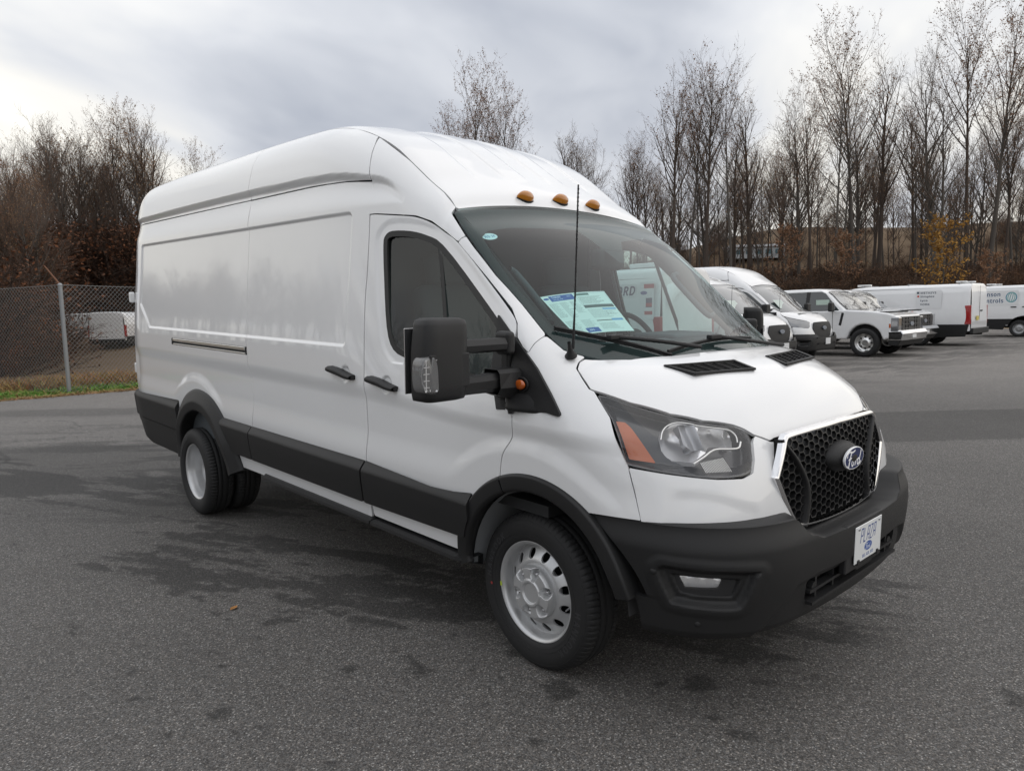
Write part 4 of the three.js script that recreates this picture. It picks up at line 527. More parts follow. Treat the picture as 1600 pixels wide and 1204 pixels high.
// --- price sheet behind the screen and the small oval sticker
{
  const c = document.createElement('canvas'); c.width = 1100; c.height = 800; const x = c.getContext('2d'), R = rng(4); x.fillStyle = '#e9f2ee'; x.fillRect(0, 0, 1100, 800);
  const txt = (X, Y, W, n, lh, col = '#8a9a9a') => { x.fillStyle = col; for (let i = 0; i < n; i++) { let q = X; while (q < X + W * (.5 + .5 * R())) { const l = 8 + R() * 26; x.fillRect(q, Y + i * lh, l, lh * .34); q += l + 6; } } };
  x.fillStyle = '#2f5fa8'; x.fillRect(110, 18, 400, 105); x.fillStyle = '#dfe9f5'; x.font = 'bold 44px sans-serif'; x.fillText('Transit', 150, 62); x.font = '30px sans-serif'; x.fillText('350 HD VAN', 150, 102); x.fillText('2025', 400, 62);
  x.fillStyle = '#2f5fa8'; x.beginPath(); x.ellipse(58, 60, 44, 20, 0, 0, 7); x.fill();
  txt(30, 160, 140, 22, 13); txt(200, 160, 140, 24, 13); txt(370, 160, 130, 18, 13); txt(30, 520, 220, 16, 14); txt(290, 530, 230, 12, 14);
  x.strokeStyle = '#6f8090'; x.lineWidth = 4; x.strokeRect(540, 20, 540, 230); x.fillStyle = '#5f7f7a'; x.fillRect(545, 24, 240, 40); txt(560, 90, 480, 10, 15, '#5a6a6a'); x.fillStyle = '#50605f'; x.fillRect(545, 258, 535, 56); txt(560, 340, 480, 12, 15); x.fillStyle = '#7fb0d8'; x.fillRect(830, 330, 250, 34); txt(850, 380, 220, 6, 15); x.fillStyle = '#63706c'; x.fillRect(560, 560, 300, 18); x.fillStyle = '#6fa6d4'; x.fillRect(850, 540, 210, 40); txt(560, 620, 480, 9, 14); x.fillStyle = '#2f5fa8'; x.fillRect(250, 690, 240, 88); x.fillStyle = '#dfe9f5'; x.font = 'bold 40px sans-serif'; x.fillText('MPG', 300, 748);
  const t = new THREE.CanvasTexture(c); t.colorSpace = THREE.SRGBColorSpace;
  const cor = [[-.162, 1.641, .725], [-.124, 1.67, .319], [.108, 1.490, .376], [.045, 1.479, .708]], pos = [], uv = [], idx = [], N = 12;
  for (let j = 0; j <= N; j++) for (let i = 0; i <= N; i++) { const s = i / N, q = j / N, l = [0, 1, 2].map(k => lerp(lerp(cor[0][k], cor[1][k], s), lerp(cor[3][k], cor[2][k], s), q)); let y = l[1] + .2; for (let k = 0; k < 40; k++) y -= Fws(l[0], y, l[2]) * .9; pos.push(l[0] - .008, y - .012, l[2]); uv.push(s, 1 - q); if (i < N && j < N) { const a = j * (N + 1) + i; idx.push(a, a + N + 1, a + 1, a + 1, a + N + 1, a + N + 2); } }
  const g = new THREE.BufferGeometry(); g.setAttribute('position', new THREE.Float32BufferAttribute(pos, 3)); g.setAttribute('uv', new THREE.Float32BufferAttribute(uv, 2)); g.setIndex(idx); g.computeVertexNormals();
  part('price_sheet', g, new THREE.MeshStandardMaterial({ map: t, roughness: .7 }), van);
  const c2 = document.createElement('canvas'); c2.width = 256; c2.height = 128; const y2 = c2.getContext('2d'); y2.fillStyle = '#dff1f4'; y2.fillRect(0, 0, 256, 128); y2.fillStyle = '#3f78a8'; y2.font = 'bold 60px sans-serif'; y2.textAlign = 'center'; y2.fillText('MD 24', 128, 86); const t2 = new THREE.CanvasTexture(c2); t2.colorSpace = THREE.SRGBColorSpace;
  const s = new THREE.CircleGeometry(1, 32); s.scale(.048, .027, 1); const p = s.attributes.position; for (let i = 0; i < p.count; i++) { const X = -.497 + p.getY(i) * .8, Z = .735 - p.getX(i); let Y = 2.2; for (let k = 0; k < 50; k++) Y -= Fws(X, Y, Z) * .9; p.setXYZ(i, X - .005, Y - .008, Z); } s.computeVertexNormals();
  part('sticker', s, new THREE.MeshStandardMaterial({ map: t2, roughness: .6, side: THREE.DoubleSide }), van);
}
// ------------------------------------------------------------------ ground: terrain, asphalt lot, grass verge
const beltD = (x, z) => ((x + 33) * -.746 + (z + 22) * -.666);                    // metres beyond the edge of the wood
const landY = (x, z) => { const s = beltD(x, z), n = fbm(x * .12, z * .12, 3, 77) - .5; let y = -.03; y += 1.7 * ss(-3, 9, s) + .02 * Math.max(0, s) + .6 * n * ss(0, 8, s);
  const l = ss(-20.5, -34, x) * ss(-16, -4, z); y += l * (-.08 + .3 * n); return y; };
function gridSheet(X, Z, hf, cf) { const nx = X.length, nz = Z.length, pos = new Float32Array(nx * nz * 3), col = new Float32Array(nx * nz * 3), uv = new Float32Array(nx * nz * 2), idx = []; for (let i = 0; i < nx; i++) for (let j = 0; j < nz; j++) { const k = i * nz + j, x = X[i], z = Z[j]; pos[k * 3] = x; pos[k * 3 + 1] = hf(x, z); pos[k * 3 + 2] = z; const c = cf(x, z); col[k * 3] = c[0]; col[k * 3 + 1] = c[1]; col[k * 3 + 2] = c[2]; uv[k * 2] = x; uv[k * 2 + 1] = z; if (i < nx - 1 && j < nz - 1) idx.push(k, k + 1, k + nz, k + nz, k + 1, k + nz + 1); } const g = new THREE.BufferGeometry(); g.setAttribute('position', new THREE.BufferAttribute(pos, 3)); g.setAttribute('color', new THREE.BufferAttribute(col, 3)); g.setAttribute('uv', new THREE.BufferAttribute(uv, 2)); g.setIndex(idx); g.computeVertexNormals(); return g; }
const verge = x => x; // x of the asphalt edge varies a little along z
const edgeX = z => -15.62 + .10 * (vnoise(z * 1.3, 3, 8) - .5) + .06 * (vnoise(z * 6, 3, 9) - .5) - .03 * z;
const leafTex = grey(512, 512, (i, j) => .45 + .75 * (fbm(i / 9, j / 9, 3, 3) - .25) + .35 * (hash(i >> 2, j >> 1, 4) - .5));
leafTex.repeat.set(.8, .8);
struct('ground', gridSheet([...lines(-260, -45, 12), ...lines(-43, -14, .6), ...lines(-12, 120, 12)], [...lines(-260, -72, 12), ...lines(-70, 6, .8), ...lines(10, 120, 10)], landY, (x, z) => { const n = fbm(x * .5, z * .5, 4, 21), d = edgeX(z) - x; const green = ss(.45, .8, d + (n - .5) * .5) * ss(2.9, 2.1, d + (n - .5) * .9), tan = ss(1.0, .4, d); const b = [.135 + .05 * n, .085 + .03 * n, .042 + .015 * n]; return [lerp(lerp(b[0], .30, tan), .09, green), lerp(lerp(b[1], .20, tan), .175, green), lerp(lerp(b[2], .10, tan), .030, green)]; }), new THREE.MeshStandardMaterial({ vertexColors: true, map: leafTex, roughness: 1 }));
// asphalt: stones of the surface in a 4 m tile, macro wear and damp patches in the vertex colours
const asph = (() => { const N = 2048, cell = 2.9, M_ = Math.floor(N / cell), c = new Uint8Array(N * N * 4), h = new Uint8Array(N * N * 4), s = N / M_;
  for (let j = 0; j < N; j++) for (let i = 0; i < N; i++) { const gx = i / s, gy = j / s, ix = Math.floor(gx), iy = Math.floor(gy); let d1 = 9, d2 = 9, id = 0; for (let a = -1; a < 2; a++) for (let b = -1; b < 2; b++) { const X = ((ix + a) % M_ + M_) % M_, Y = ((iy + b) % M_ + M_) % M_, px = ix + a + hash(X, Y, 1), py = iy + b + hash(X, Y, 2), d = (px - gx) ** 2 + (py - gy) ** 2; if (d < d1) { d2 = d1; d1 = d; id = Y * M_ + X; } else if (d < d2) d2 = d; }
    const e = Math.sqrt(d2) - Math.sqrt(d1), t = hash(id, 7, 3), st = ss(.02, .25, e); let v = (t > .93 ? 1.0 + 1.0 * hash(id, 3, 4) : .22 + .66 * t) * (.30 + .70 * st); v = clamp(v * .62, 0, 1); const o = (j * N + i) * 4, w = hash(id, 5, 6) - .5; c[o] = 255 * clamp(v * (1 + .10 * w), 0, 1); c[o + 1] = 255 * v; c[o + 2] = 255 * clamp(v * (1 - .10 * w), 0, 1); c[o + 3] = 255; const q = 255 * clamp(st * (.45 + .55 * hash(id, 9, 2)), 0, 1); h[o] = h[o + 1] = h[o + 2] = q; h[o + 3] = 255; }
  return [c, h].map(d => { const t = new THREE.DataTexture(d, N, N); t.magFilter = THREE.LinearFilter; t.minFilter = THREE.LinearMipmapLinearFilter; t.generateMipmaps = true; t.wrapS = t.wrapT = THREE.RepeatWrapping; t.repeat.set(.25, .25); t.needsUpdate = true; return t; }); })();
const drops = []; { const r = rng(12); for (let k = 0; k < 46; k++) drops.push([-1.6 + 3.2 * r(), .5 + 2.0 * r(), .010 + .034 * r() * r()]); drops.push([.21, 1.0, .07], [-.62, 2.08, .05], [.05, .82, .06], [-1.3, 1.55, .05], [.62, .55, .07]); }
const asphaltCol = (x, z) => {
  const dep = (x - 2.2) * -.731 + (z - 3.08) * -.683, lat = (x - 2.2) * .684 + (z - 3.08) * -.729;
  const n = fbm(x * .35, z * .35, 4, 61), m = fbm(x * 1.6, z * 1.6, 4, 71), f = fbm(x * 7, z * 7, 3, 81);
  let v = .33 * (.8 + .4 * n + .18 * (m - .5));
  v *= lerp(1, .84, ss(1.2, 3.0, lat) * ss(7.5, 4, dep));                          // darker binder on the right
  v *= lerp(1, 1.6, ss(10.6, 15, dep));                                            // older, paler lot farther off
  if (lat > -3) { const w = .05 * (f - .5); if (dep + w > 8.05 && dep + w < 10.28) v *= .58; } // sealed trench
  if (lat < -2) { const e = dep + .5 * (m - .5); v *= lerp(1, .72, ss(6.2, 7.2, e) * ss(9.4, 9.0, e)); v *= lerp(1, 1.28, ss(9.1, 9.3, e) * ss(12, 11.6, e)); v *= lerp(1, .7, ss(12.0, 12.2, e) * ss(13.2, 12.9, e)); }
  // damp run-off beside the van: ragged streaks along its length
  const g2 = vnoise(x * 34, z * 34, 7) - .5, al = .93 * x - .36 * z, ac = .36 * x + .93 * z, s = fbm(al * .75, ac * 3.6, 6, 93, .62) + .07 * g2 + .10 * (f - .5);
  const band = ss(.95, .35, ac) * ss(-1.5, -.5, ac) * ss(1.3, -.3, x);
  let wet = ss(.53, .56, s + .16 * (band - .55)) * ss(.02, .2, band);
  const left = ss(-2.2, -4.5, x) * ss(3.2, .2, z) * ss(-12, -8, x); wet = Math.max(wet, left * ss(.49, .54, fbm(lat * .55, dep * 2.6, 6, 101, .6) + .05 * g2) * .8);
  for (const [dx, dz, r] of drops) { const q = Math.hypot(x - dx, (z - dz)) * (1 + 1.3 * (f - .5) + .5 * g2); if (q < r * 1.2) wet = Math.max(wet, ss(r, r * .8, q)); }
  if (x > -2.5 && x < 1.8 && z > -1 && z < 2.4) wet = Math.max(wet, ss(.72, .75, fbm(x * 3.1, z * 6.3, 5, 131, .6) + .05 * g2) * .9);
  v *= lerp(1, .42, clamp(wet, 0, 1));
  const ck = Math.abs(fbm(lat * .22 + 5, dep * .35 + 2, 4, 151, .55) - .5); if (dep > 7.4 && lat < -1) v *= lerp(.55, 1, ss(.001, .006, ck));
  const pale = ss(.13, .05, Math.hypot((x + 5.65) * .5, (z - .77) * 1.0) + .05 * (f - .5)); v = lerp(v, .5, pale * .55);
  const wm = lerp(.05, .07, ss(9, 20, dep)) + .01; return [v * (1 + wm), v, v * (1 - wm)];
};
struct('asphalt', (() => { const X = [...lines(-8, -5.02, .05), ...lines(-5, 2.6, .021)], Z = [...lines(-1.2, 2.9, .021)];
  const g = gridSheet([...lines(-15.6, -8.2, .09), ...X, ...lines(2.7, 9, .5), ...lines(10, 90, 8)], [...lines(-48, -12.2, .5), ...lines(-12, -1.3, .09), ...Z, ...lines(3.0, 8, .5), ...lines(10, 90, 8)], (x, z) => .0, asphaltCol);
  const p = g.attributes.position; for (let i = 0; i < p.count; i++) if (p.getX(i) < -15.5) p.setX(i, edgeX(p.getZ(i))); return g; })(), new THREE.MeshStandardMaterial({ vertexColors: true, map: asph[0], bumpMap: asph[1], bumpScale: .0022, roughness: .80 }));
// long grass and litter along the edge of the lot
{
  const r = rng(5), n = 15000, g = (() => { const p = [], ix = []; for (const [dx, dz, b] of [[.012, 0, .25], [-.004, .011, -.2]]) { const o = p.length / 3; p.push(-dx, 0, -dz, dx, 0, dz, b * .35 + dx * .6, .6, dz * .6, b * .35 - dx * .6, .6, -dz * .6, b, 1, b * .3); ix.push(o, o + 1, o + 2, o, o + 2, o + 3, o + 3, o + 2, o + 4); } const q = new THREE.BufferGeometry(); q.setAttribute('position', new THREE.Float32BufferAttribute(p, 3)); q.setIndex(ix); q.computeVertexNormals(); return q; })();
  const im = new THREE.InstancedMesh(g, new THREE.MeshStandardMaterial({ color: 0xffffff, roughness: .9, side: THREE.DoubleSide }), n), m = new THREE.Matrix4(), q = new THREE.Quaternion(), c = new THREE.Color();
  for (let i = 0; i < n; i++) { const z = -14 + 21 * r(), u = r(), d = u < .25 ? r() * .6 - .05 : .4 + 4.4 * Math.pow(r(), 1.3), x = edgeX(z) - d, h = (d < .6 ? .05 : d < 2 ? .09 : .22) * (.6 + .9 * r()); q.setFromAxisAngle(V3(0, 1, 0), r() * 7); m.compose(V3(x, landY(x, z) - .0, z), q, V3(.8 + r(), h, .8 + r())); im.setMatrixAt(i, m); const gr = d > .45 && d < 2.0 && r() > .2; gr ? c.setRGB(.07 + .06 * r(), .17 + .10 * r(), .024) : c.setRGB(.22 + .14 * r(), .135 + .09 * r(), .06 + .03 * r()); im.setColorAt(i, c); }
  im.name = 'grass'; im.userData = { kind: 'stuff', label: 'green and straw coloured grass strip between the asphalt edge and the wire fence', category: 'grass' }; sh(im); scene.add(im);
}
// far tan hillside behind the wood on the right, with a pale road along it
const hillY = (x, z) => { const d = -(x - 2.2) * .727 - (z - 3.1) * .679, l = (x - 2.2) * .684 - (z - 3.1) * .729; return -1 + ss(78, 112, d) * lerp(5.0, 14.0, ss(-5, 45, l)) * ss(-30, -2, l) + 1.3 * (fbm(x * .06, z * .06, 4, 5) - .5); };
struct('hill', gridSheet(lines(-150, 30, 2), lines(-190, -64, 2), hillY, (x, z) => { const n = fbm(x * .25, z * .25, 5, 9, .6), y = hillY(x, z), band = ss(.45, .6, fbm(x * .02, y * .9, 4, 19)); const k = .55 + .8 * n; return [(.19 + .06 * band) * k, (.128 + .045 * band) * k, (.075 + .03 * band) * k]; }), new THREE.MeshStandardMaterial({ vertexColors: true, map: leafTex, roughness: 1 }));

// a few fallen leaves on the asphalt
{ const lm = std(.36, .17, .05, .8, 0, { side: THREE.DoubleSide }); [[-1.62, 1.62, .6, 'curled tan leaf on the asphalt left of the foreground van']].forEach(([x, z, a, label]) => { const pts = crv([[0, -.03], [.012, -.012], [.017, .006], [.008, .022], [0, .034], [-.009, .02], [-.016, .004], [-.010, -.014]], 3, true), c = [0, .004, 0]; const g = loft([pts.map(p => [p[0], .004 + .006 * Math.abs(p[0]) / .017 + .004 * Math.abs(p[1]) / .03, p[1]]), pts.map(() => c)], true); const m = struct('fallen_leaf', g, lm); m.name = numbered('leaf'); delete m.userData.kind; tag(m, label, 'leaf'); m.position.set(x, 0, z); m.rotation.y = a; }); }
// ------------------------------------------------------------------ trees
const barkM = std(.078, .060, .048, .95), bark2M = std(.10, .088, .076, .95), twigM = std(.135, .092, .068, .95);
const leafMs = [std(.25, .135, .075, .9), std(.30, .18, .09, .9), std(.15, .075, .035, .9), std(.34, .18, .035, .9), std(.07, .10, .03, .9)]; leafMs.forEach(m => m.side = THREE.DoubleSide);
function treeParts(seed, o) {
  const R = rng(seed), wood = { p: [], n: [], i: [] }, twig = { p: [], n: [], i: [] }, leaf = { p: [], n: [], i: [] };
  const seg = (T, pts, rad, s) => { const up = V3(.31, .2, .93); let base = -1; for (let k = 0; k < pts.length; k++) { const t = (k < pts.length - 1 ? pts[k + 1].clone().sub(pts[k]) : pts[k].clone().sub(pts[k - 1])).normalize(), a = up.clone().cross(t).normalize(), b = t.clone().cross(a); const o = T.p.length / 3; for (let q = 0; q < s; q++) { const w = q / s * Math.PI * 2, d = a.clone().multiplyScalar(Math.cos(w)).addScaledVector(b, Math.sin(w)); T.p.push(pts[k].x + d.x * rad[k], pts[k].y + d.y * rad[k], pts[k].z + d.z * rad[k]); T.n.push(d.x, d.y, d.z); } if (base >= 0) for (let q = 0; q < s; q++) { const q2 = (q + 1) % s; T.i.push(base + q, base + q2, o + q, base + q2, o + q2, o + q); } base = o; } };
  const addLeaf = (c, s) => { const a = V3(R() - .5, R() - .5, R() - .5).normalize(), b = V3(R() - .5, R() - .5, R() - .5).cross(a).normalize(), n = a.clone().cross(b), k = leaf.p.length / 3; for (const [u, v] of [[-1, 0], [0, -.6], [1, 0], [0, .6]]) { leaf.p.push(c.x + (a.x * u + b.x * v) * s, c.y + (a.y * u + b.y * v) * s, c.z + (a.z * u + b.z * v) * s); leaf.n.push(n.x, n.y, n.z); } leaf.i.push(k, k + 1, k + 2, k, k + 2, k + 3); };
  const grow = (p, d, len, r, lvl, out) => {
    const n = lvl === 0 ? 10 : lvl === 1 ? 5 : lvl === 2 ? 3 : 2, pts = [p.clone()], rad = [r]; let q = p.clone(), dir = d.clone();
    for (let k = 1; k <= n; k++) { const w = lvl === 0 ? o.wob : .24; dir.add(V3((R() - .5) * w, (R() - .5) * w * .5 + (lvl ? o.lift : .05), (R() - .5) * w)).normalize(); q = q.clone().addScaledVector(dir, len / n); pts.push(q); rad.push(r * (1 - (lvl === 0 ? .86 : .75) * Math.pow(k / n, lvl === 0 ? 1.25 : 1))); }
    seg(lvl < 2 ? wood : twig, pts, rad, lvl === 0 ? 8 : lvl === 1 ? 5 : 3);
    const at = t => { const x = t * n, i = Math.min(n - 1, Math.floor(x)); return [pts[i].clone().lerp(pts[i + 1], x - i), pts[i + 1].clone().sub(pts[i]).normalize(), lerp(rad[i], rad[i + 1], x - i)]; };
    if (lvl < 3) { const cnt = Math.round((lvl === 0 ? o.b1 : lvl === 1 ? o.b2 : o.b3) * (.8 + .4 * R())); for (let k = 0; k < cnt; k++) { const t = lvl === 0 ? o.bole + (1 - o.bole) * Math.pow((k + R()) / cnt, .85) : .22 + .78 * (k + R()) / cnt, [P, D, r1] = at(Math.min(.99, t)); const az = R() * Math.PI * 2, side = V3(Math.cos(az), 0, Math.sin(az)); side.addScaledVector(D, -side.dot(D)).normalize(); const an = lvl === 0 ? lerp(o.ang, o.ang * .55, t) * (.75 + .5 * R()) : .75 * (.6 + .7 * R()); const nd = D.clone().multiplyScalar(Math.cos(an)).addScaledVector(side, Math.sin(an)); const L = lvl === 0 ? o.H * o.reach * (1.0 - .45 * t) * (.55 + .9 * R()) + .4 : len * (.50 - .22 * t) * (.7 + .6 * R()); grow(P, nd, L, Math.max(lvl === 0 ? .016 : .0085, Math.min(r1 * .60, lvl === 0 ? .07 : .024)), lvl + 1); } }
    if (lvl >= 2 && R() < o.leafy) { const c = o.leafN; for (let k = 0; k < c; k++) addLeaf(at(.25 + .75 * R())[0].add(V3((R() - .5) * .3, (R() - .5) * .3, (R() - .5) * .3)), o.leafS * (.6 + .8 * R())); }
  };
  const trunks = o.trunks || 1; for (let k = 0; k < trunks; k++) grow(V3(k * .35, -.3, k * .1), V3((R() - .5) * o.lean + (k ? .12 * k : 0), 1, (R() - .5) * o.lean).normalize(), o.H * (1 - .1 * k), o.r * (k ? .8 : 1), 0);
  const mk = T => { const g = new THREE.BufferGeometry(); g.setAttribute('position', new THREE.Float32BufferAttribute(T.p, 3)); g.setAttribute('normal', new THREE.Float32BufferAttribute(T.n, 3)); g.setAttribute('uv', new THREE.Float32BufferAttribute(new Float32Array(T.p.length / 3 * 2), 2)); g.setIndex(T.i); return g; };
  return { wood: mk(wood), twig: mk(twig), leaf: mk(leaf) };
}
const T0_ = { H: 18, r: .20, wob: .07, lift: .13, bole: .46, b1: 24, b2: 9, b3: 4, ang: .90, reach: .33, lean: .08, leafy: .3, leafN: 2, leafS: .065 };
const kinds = [
  [11, { leafy: .5, bole: .54 }, 0], [12, { H: 20, leafy: .85, leafN: 3, bole: .52, reach: .36 }, 0], [13, { H: 16, bole: .4, leafy: .12, wob: .09, reach: .28 }, 1], [14, { H: 19, r: .15, bole: .54, b1: 20, leafy: .3 }, 1], [15, { H: 21, r: .19, leafy: .9, leafN: 3, bole: .55, reach: .33 }, 0],
  [16, { H: 17, bole: .25, wob: .12, reach: .32, leafy: .02, lean: .2, trunks: 2 }, 2], [17, { H: 12, r: .075, bole: .35, b1: 16, b2: 5, leafy: .1 }, 1], [18, { H: 8, r: .08, bole: .2, b1: 18, b2: 6, reach: .34, ang: 1.1, leafy: .75, leafN: 4, leafS: .11 }, 3],
].map(([s, o, lm]) => { const t = treeParts(s, { ...T0_, ...o }); t.twig.computeBoundingBox(); return { ...t, H: t.twig.boundingBox.max.y, lm }; });
const protos = {};
function plantTree(kind, x, z, h, turn, label, group, lm) {
  const k = kinds[kind], key = kind + '_' + (lm ?? k.lm); let o = protos[key];
  if (!o) { o = protos[key] = thing('tree', label, 'tree'); part('trunk', k.wood, kind % 2 ? bark2M : barkM, o); part('branches', k.twig, twigM, o); if (k.leaf.attributes.position.count) { const l = part('crown', k.leaf, leafMs[lm ?? k.lm], o); l.userData.kind = 'stuff'; } }
  else { o = o.clone(); o.name = numbered('tree'); scene.add(o); }
  o.userData = { label, category: 'tree' }; if (group) o.userData.group = group;
  o.position.set(x, landY(x, z), z); o.rotation.y = turn; o.scale.setScalar(h / k.H); return o;
}
// a point of the ground at depth d (m) along the camera's level heading and l (m) to its right, so rows can be laid out along the wood
const FX = -.731, FZ = -.683, RX = .683, RZ = -.731, spot = (d, l) => [2.2 + FX * d + RX * l, 3.08 + FZ * d + RZ * l];
{
  const R = rng(91);
  // main stems of the right-hand wood: [lateral per depth, depth, height, kind, label]
  const main = [[-.045, 50, 17.0, 1, 'tree with rusty leaves in its fork, first above the van roof'], [.012, 52, 16.0, 1, 'leafy rust-coloured tree just right of the first tree above the van roof'], [.075, 54, 13.6, 2, 'small bare tree above the middle marker lamp'], [.105, 55, 12.6, 6, 'slim bare tree between the marker lamps and the twin stems'], [.222, 50, 16.3, 0, 'tall tree with forked dark stem, first of the tall group left of the gap'], [.245, 52, 17.6, 3, 'straight dark stem second in the tall group left of the gap'], [.27, 51, 18, 0, 'tall tree third in the tall group, thin rusty top'], [.305, 50, 17.4, 3, 'tallest stem of the group left of the gap'], [.33, 54, 15.6, 2, 'grey stem with a wide bare crown beside the gap in the wood'], [.415, 50, 15.8, 4, 'dark leaning stem right of the gap in the wood'], [.445, 49, 18.0, 3, 'dark straight stem with a rusty top right of the leaning one'], [.475, 51, 20.2, 1, 'tall tree carrying a dark squirrel nest and rusty crown'], [.505, 52, 17.2, 2, 'bare pale tree right of the tree with the nest'], [.58, 49, 17.8, 5, 'twin-stemmed bare tree with crooked limbs, right half of the wood'], [.625, 51, 22.2, 4, 'tallest tree of all, with a dense rusty crown'], [.655, 49, 20.6, 1, 'rusty-crowned tree beside the tallest one'], [.715, 44, 18.2, 4, 'thick dark trunk with rusty top at the right edge'], [.69, 53, 17, 3, 'slender stem between the tallest tree and the right edge'], [.555, 54, 16, 0, 'thin stem just left of the twin-stemmed tree'], [.385, 55, 13.5, 6, 'thin low tree standing in the gap of the wood']];
  for (const [l, d, h, k, label] of main) { const [x, z] = spot(d, l * d); plantTree(k, x, z, h, R() * 6.3, label); }
  for (const [l, d, h, k, lb] of [[-.08, 54, 15.4, 1, 'rusty tree at the left end of the wood above the van roof'], [-.015, 55, 15.8, 4, 'leafy tree between the two rusty trees above the van roof'], [.125, 56, 13.2, 3, 'bare straight tree over the right marker lamp'], [.165, 54, 12.6, 0, 'low tree right of the marker lamps beside the windshield corner'], [.19, 55, 13.6, 3, 'thin straight tree just left of the tall group']]) { const [x, z] = spot(d, l * d); plantTree(k, x, z, h, R() * 6.3, lb); }
  // the rest of the wood
  for (let i = 0; i < 124; i++) { const l = -.07 + .83 * (i + R()) / 124, d = 49 + 32 * R(), [x, z] = spot(d, l * d), low = R() < .45, taper = l < .2 ? .8 : 1; plantTree(low ? 6 : [0, 2, 3, 5][Math.floor(R() * 4)], x, z, (low ? 9 + 4 * R() : 12 + 4.5 * R()) * taper, R() * 6.3, 'thin bare tree among the many stems of the wood behind the parked vehicles', 'thin trees of the right-hand wood'); }
  for (const [l, d, h, lb, lm] of [[.595, 43, 6.6, 'small tree full of golden leaves behind the pickup trucks', 3], [.46, 48, 5.2, 'low tree with orange leaves in front of the tan hillside', 0], [.38, 50, 5.5, 'low orange-brown sapling left of the golden tree', 0], [.66, 44, 4.4, 'low russet sapling above the van with the ladder rack', 0]]) { const [x, z] = spot(d, l * d); plantTree(7, x, z, h, R() * 6, lb, undefined, lm); }
  // left-hand wood
  const lf = [[-.765, 21, 9.6, 2, 'bare tree with long twigs leaning in at the left edge'], [-.66, 34, 10.4, 0, 'tall dark stem with rusty twigs left in the left wood'], [-.575, 62, 16.6, 3, 'straight dark stem in the middle of the left wood'], [-.535, 61, 18.0, 4, 'leafier tree on the right of the left wood'], [-.49, 62, 18.2, 1, 'lone tree with yellowed leaves next to the van, left wood'], [-.425, 62, 15.0, 1, 'distant round-topped tree just above the van roof, far left']];
  for (const [l, d, h, k, label] of lf) { const [x, z] = spot(d, l * d); plantTree(k, x, z, h, R() * 6.3, label, undefined, l > -.5 ? 1 : undefined); }
  for (let i = 0; i < 64; i++) { const l = -.74 + .26 * (i + R()) / 64, d = l > -.635 ? 61 + 12 * R() : 27 + 20 * R(), [x, z] = spot(d, l * d); plantTree([0, 2, 3, 5, 6, 6][Math.floor(R() * 6)], x, z, d * (.18 + .075 * R()) + 1.4, R() * 6.3, 'dark bare tree packed among others in the left-hand wood', 'trees of the left-hand wood'); }
  // undergrowth: bushes too many to count
  const bush = treeParts(301, { ...T0_, H: 2.2, r: .022, bole: .02, b1: 30, b2: 7, b3: 3, reach: .5, ang: 1.2, leafy: .55, leafN: 1, leafS: .04, lift: .06 });
  const bg = (g, m, name, pts, label) => { const im = new THREE.InstancedMesh(g, m, pts.length), M4 = new THREE.Matrix4(), q = new THREE.Quaternion(), c = new THREE.Color(); pts.forEach(([x, z, s, t, y0], i) => { q.setFromAxisAngle(V3(0, 1, 0), t); M4.compose(V3(x, (y0 ?? landY(x, z)) - .15, z), q, V3(s * 1.25, s, s * 1.25)); im.setMatrixAt(i, M4); const v = .55 + .8 * hash(i, 3), rr = hash(i, 8); c.setRGB(v * (1 + .25 * rr), v, v * (1 - .2 * rr)); im.setColorAt(i, c); }); im.name = name; im.userData = { kind: 'stuff', label, category: 'undergrowth' }; sh(im); scene.add(im); };
  const A = [], B = []; for (let i = 0; i < 1250; i++) { const l = -.1 + .9 * R(), d = 45.5 + 26 * Math.pow(R(), 1.4), [x, z] = spot(d, l * d); A.push([x, z, .42 + .55 * R(), R() * 6]); }
  for (let i = 0; i < 260; i++) { const l = .0 + .8 * R(), d = 82 + 28 * R(), [x, z] = spot(d, l * d); A.push([x, z, .5 + .8 * R(), R() * 6, hillY(x, z)]); }
  for (let i = 0; i < 900; i++) { const l = -.76 + .32 * R(), d = 21.5 + 26 * R(), [x, z] = spot(d, l * d); if (l > -.69) continue; B.push([x, z, (.5 + .9 * R()) * (1 + .9 * ss(24, 36, d)), R() * 6]); }
  for (let i = 0; i < 420; i++) { const l = -.70 + .26 * R(), d = 58 + 16 * R(), [x, z] = spot(d, l * d); B.push([x, z, 1.5 + 1.3 * R(), R() * 6]); }
  bg(merge([bush.wood, bush.twig]), std(.085, .060, .045, 1), 'undergrowth', A, 'brown brush covering the bank under the right-hand wood'); bg(bush.leaf, std(.115, .068, .040, 1, 0, { side: THREE.DoubleSide }), 'leaf_litter', A, 'dead brown leaves hanging in the brush on the right-hand bank');
  bg(merge([bush.wood, bush.twig]), std(.07, .046, .034, 1), 'undergrowth', B, 'dark brush filling the left-hand wood behind the fence'); bg(bush.leaf, std(.13, .058, .028, 1, 0, { side: THREE.DoubleSide }), 'leaf_litter', B, 'rust-brown leaves in the brush of the left-hand wood');
  // wood on the far side of the lot, seen only as reflections in the van's flank and glass
  const C_ = []; for (let i = 0; i < 260; i++) C_.push([-210 + 232 * (i + R()) / 260, 40 + 24 * R(), .50 + .36 * R(), R() * 6]);
  for (const [g, m, n] of [[kinds[0].wood, barkM, 'far_trunks'], [kinds[0].twig, twigM, 'far_twigs']]) bg(g, m, n, C_, 'bare wood across the lot mirrored in the flank of the cargo van');
}
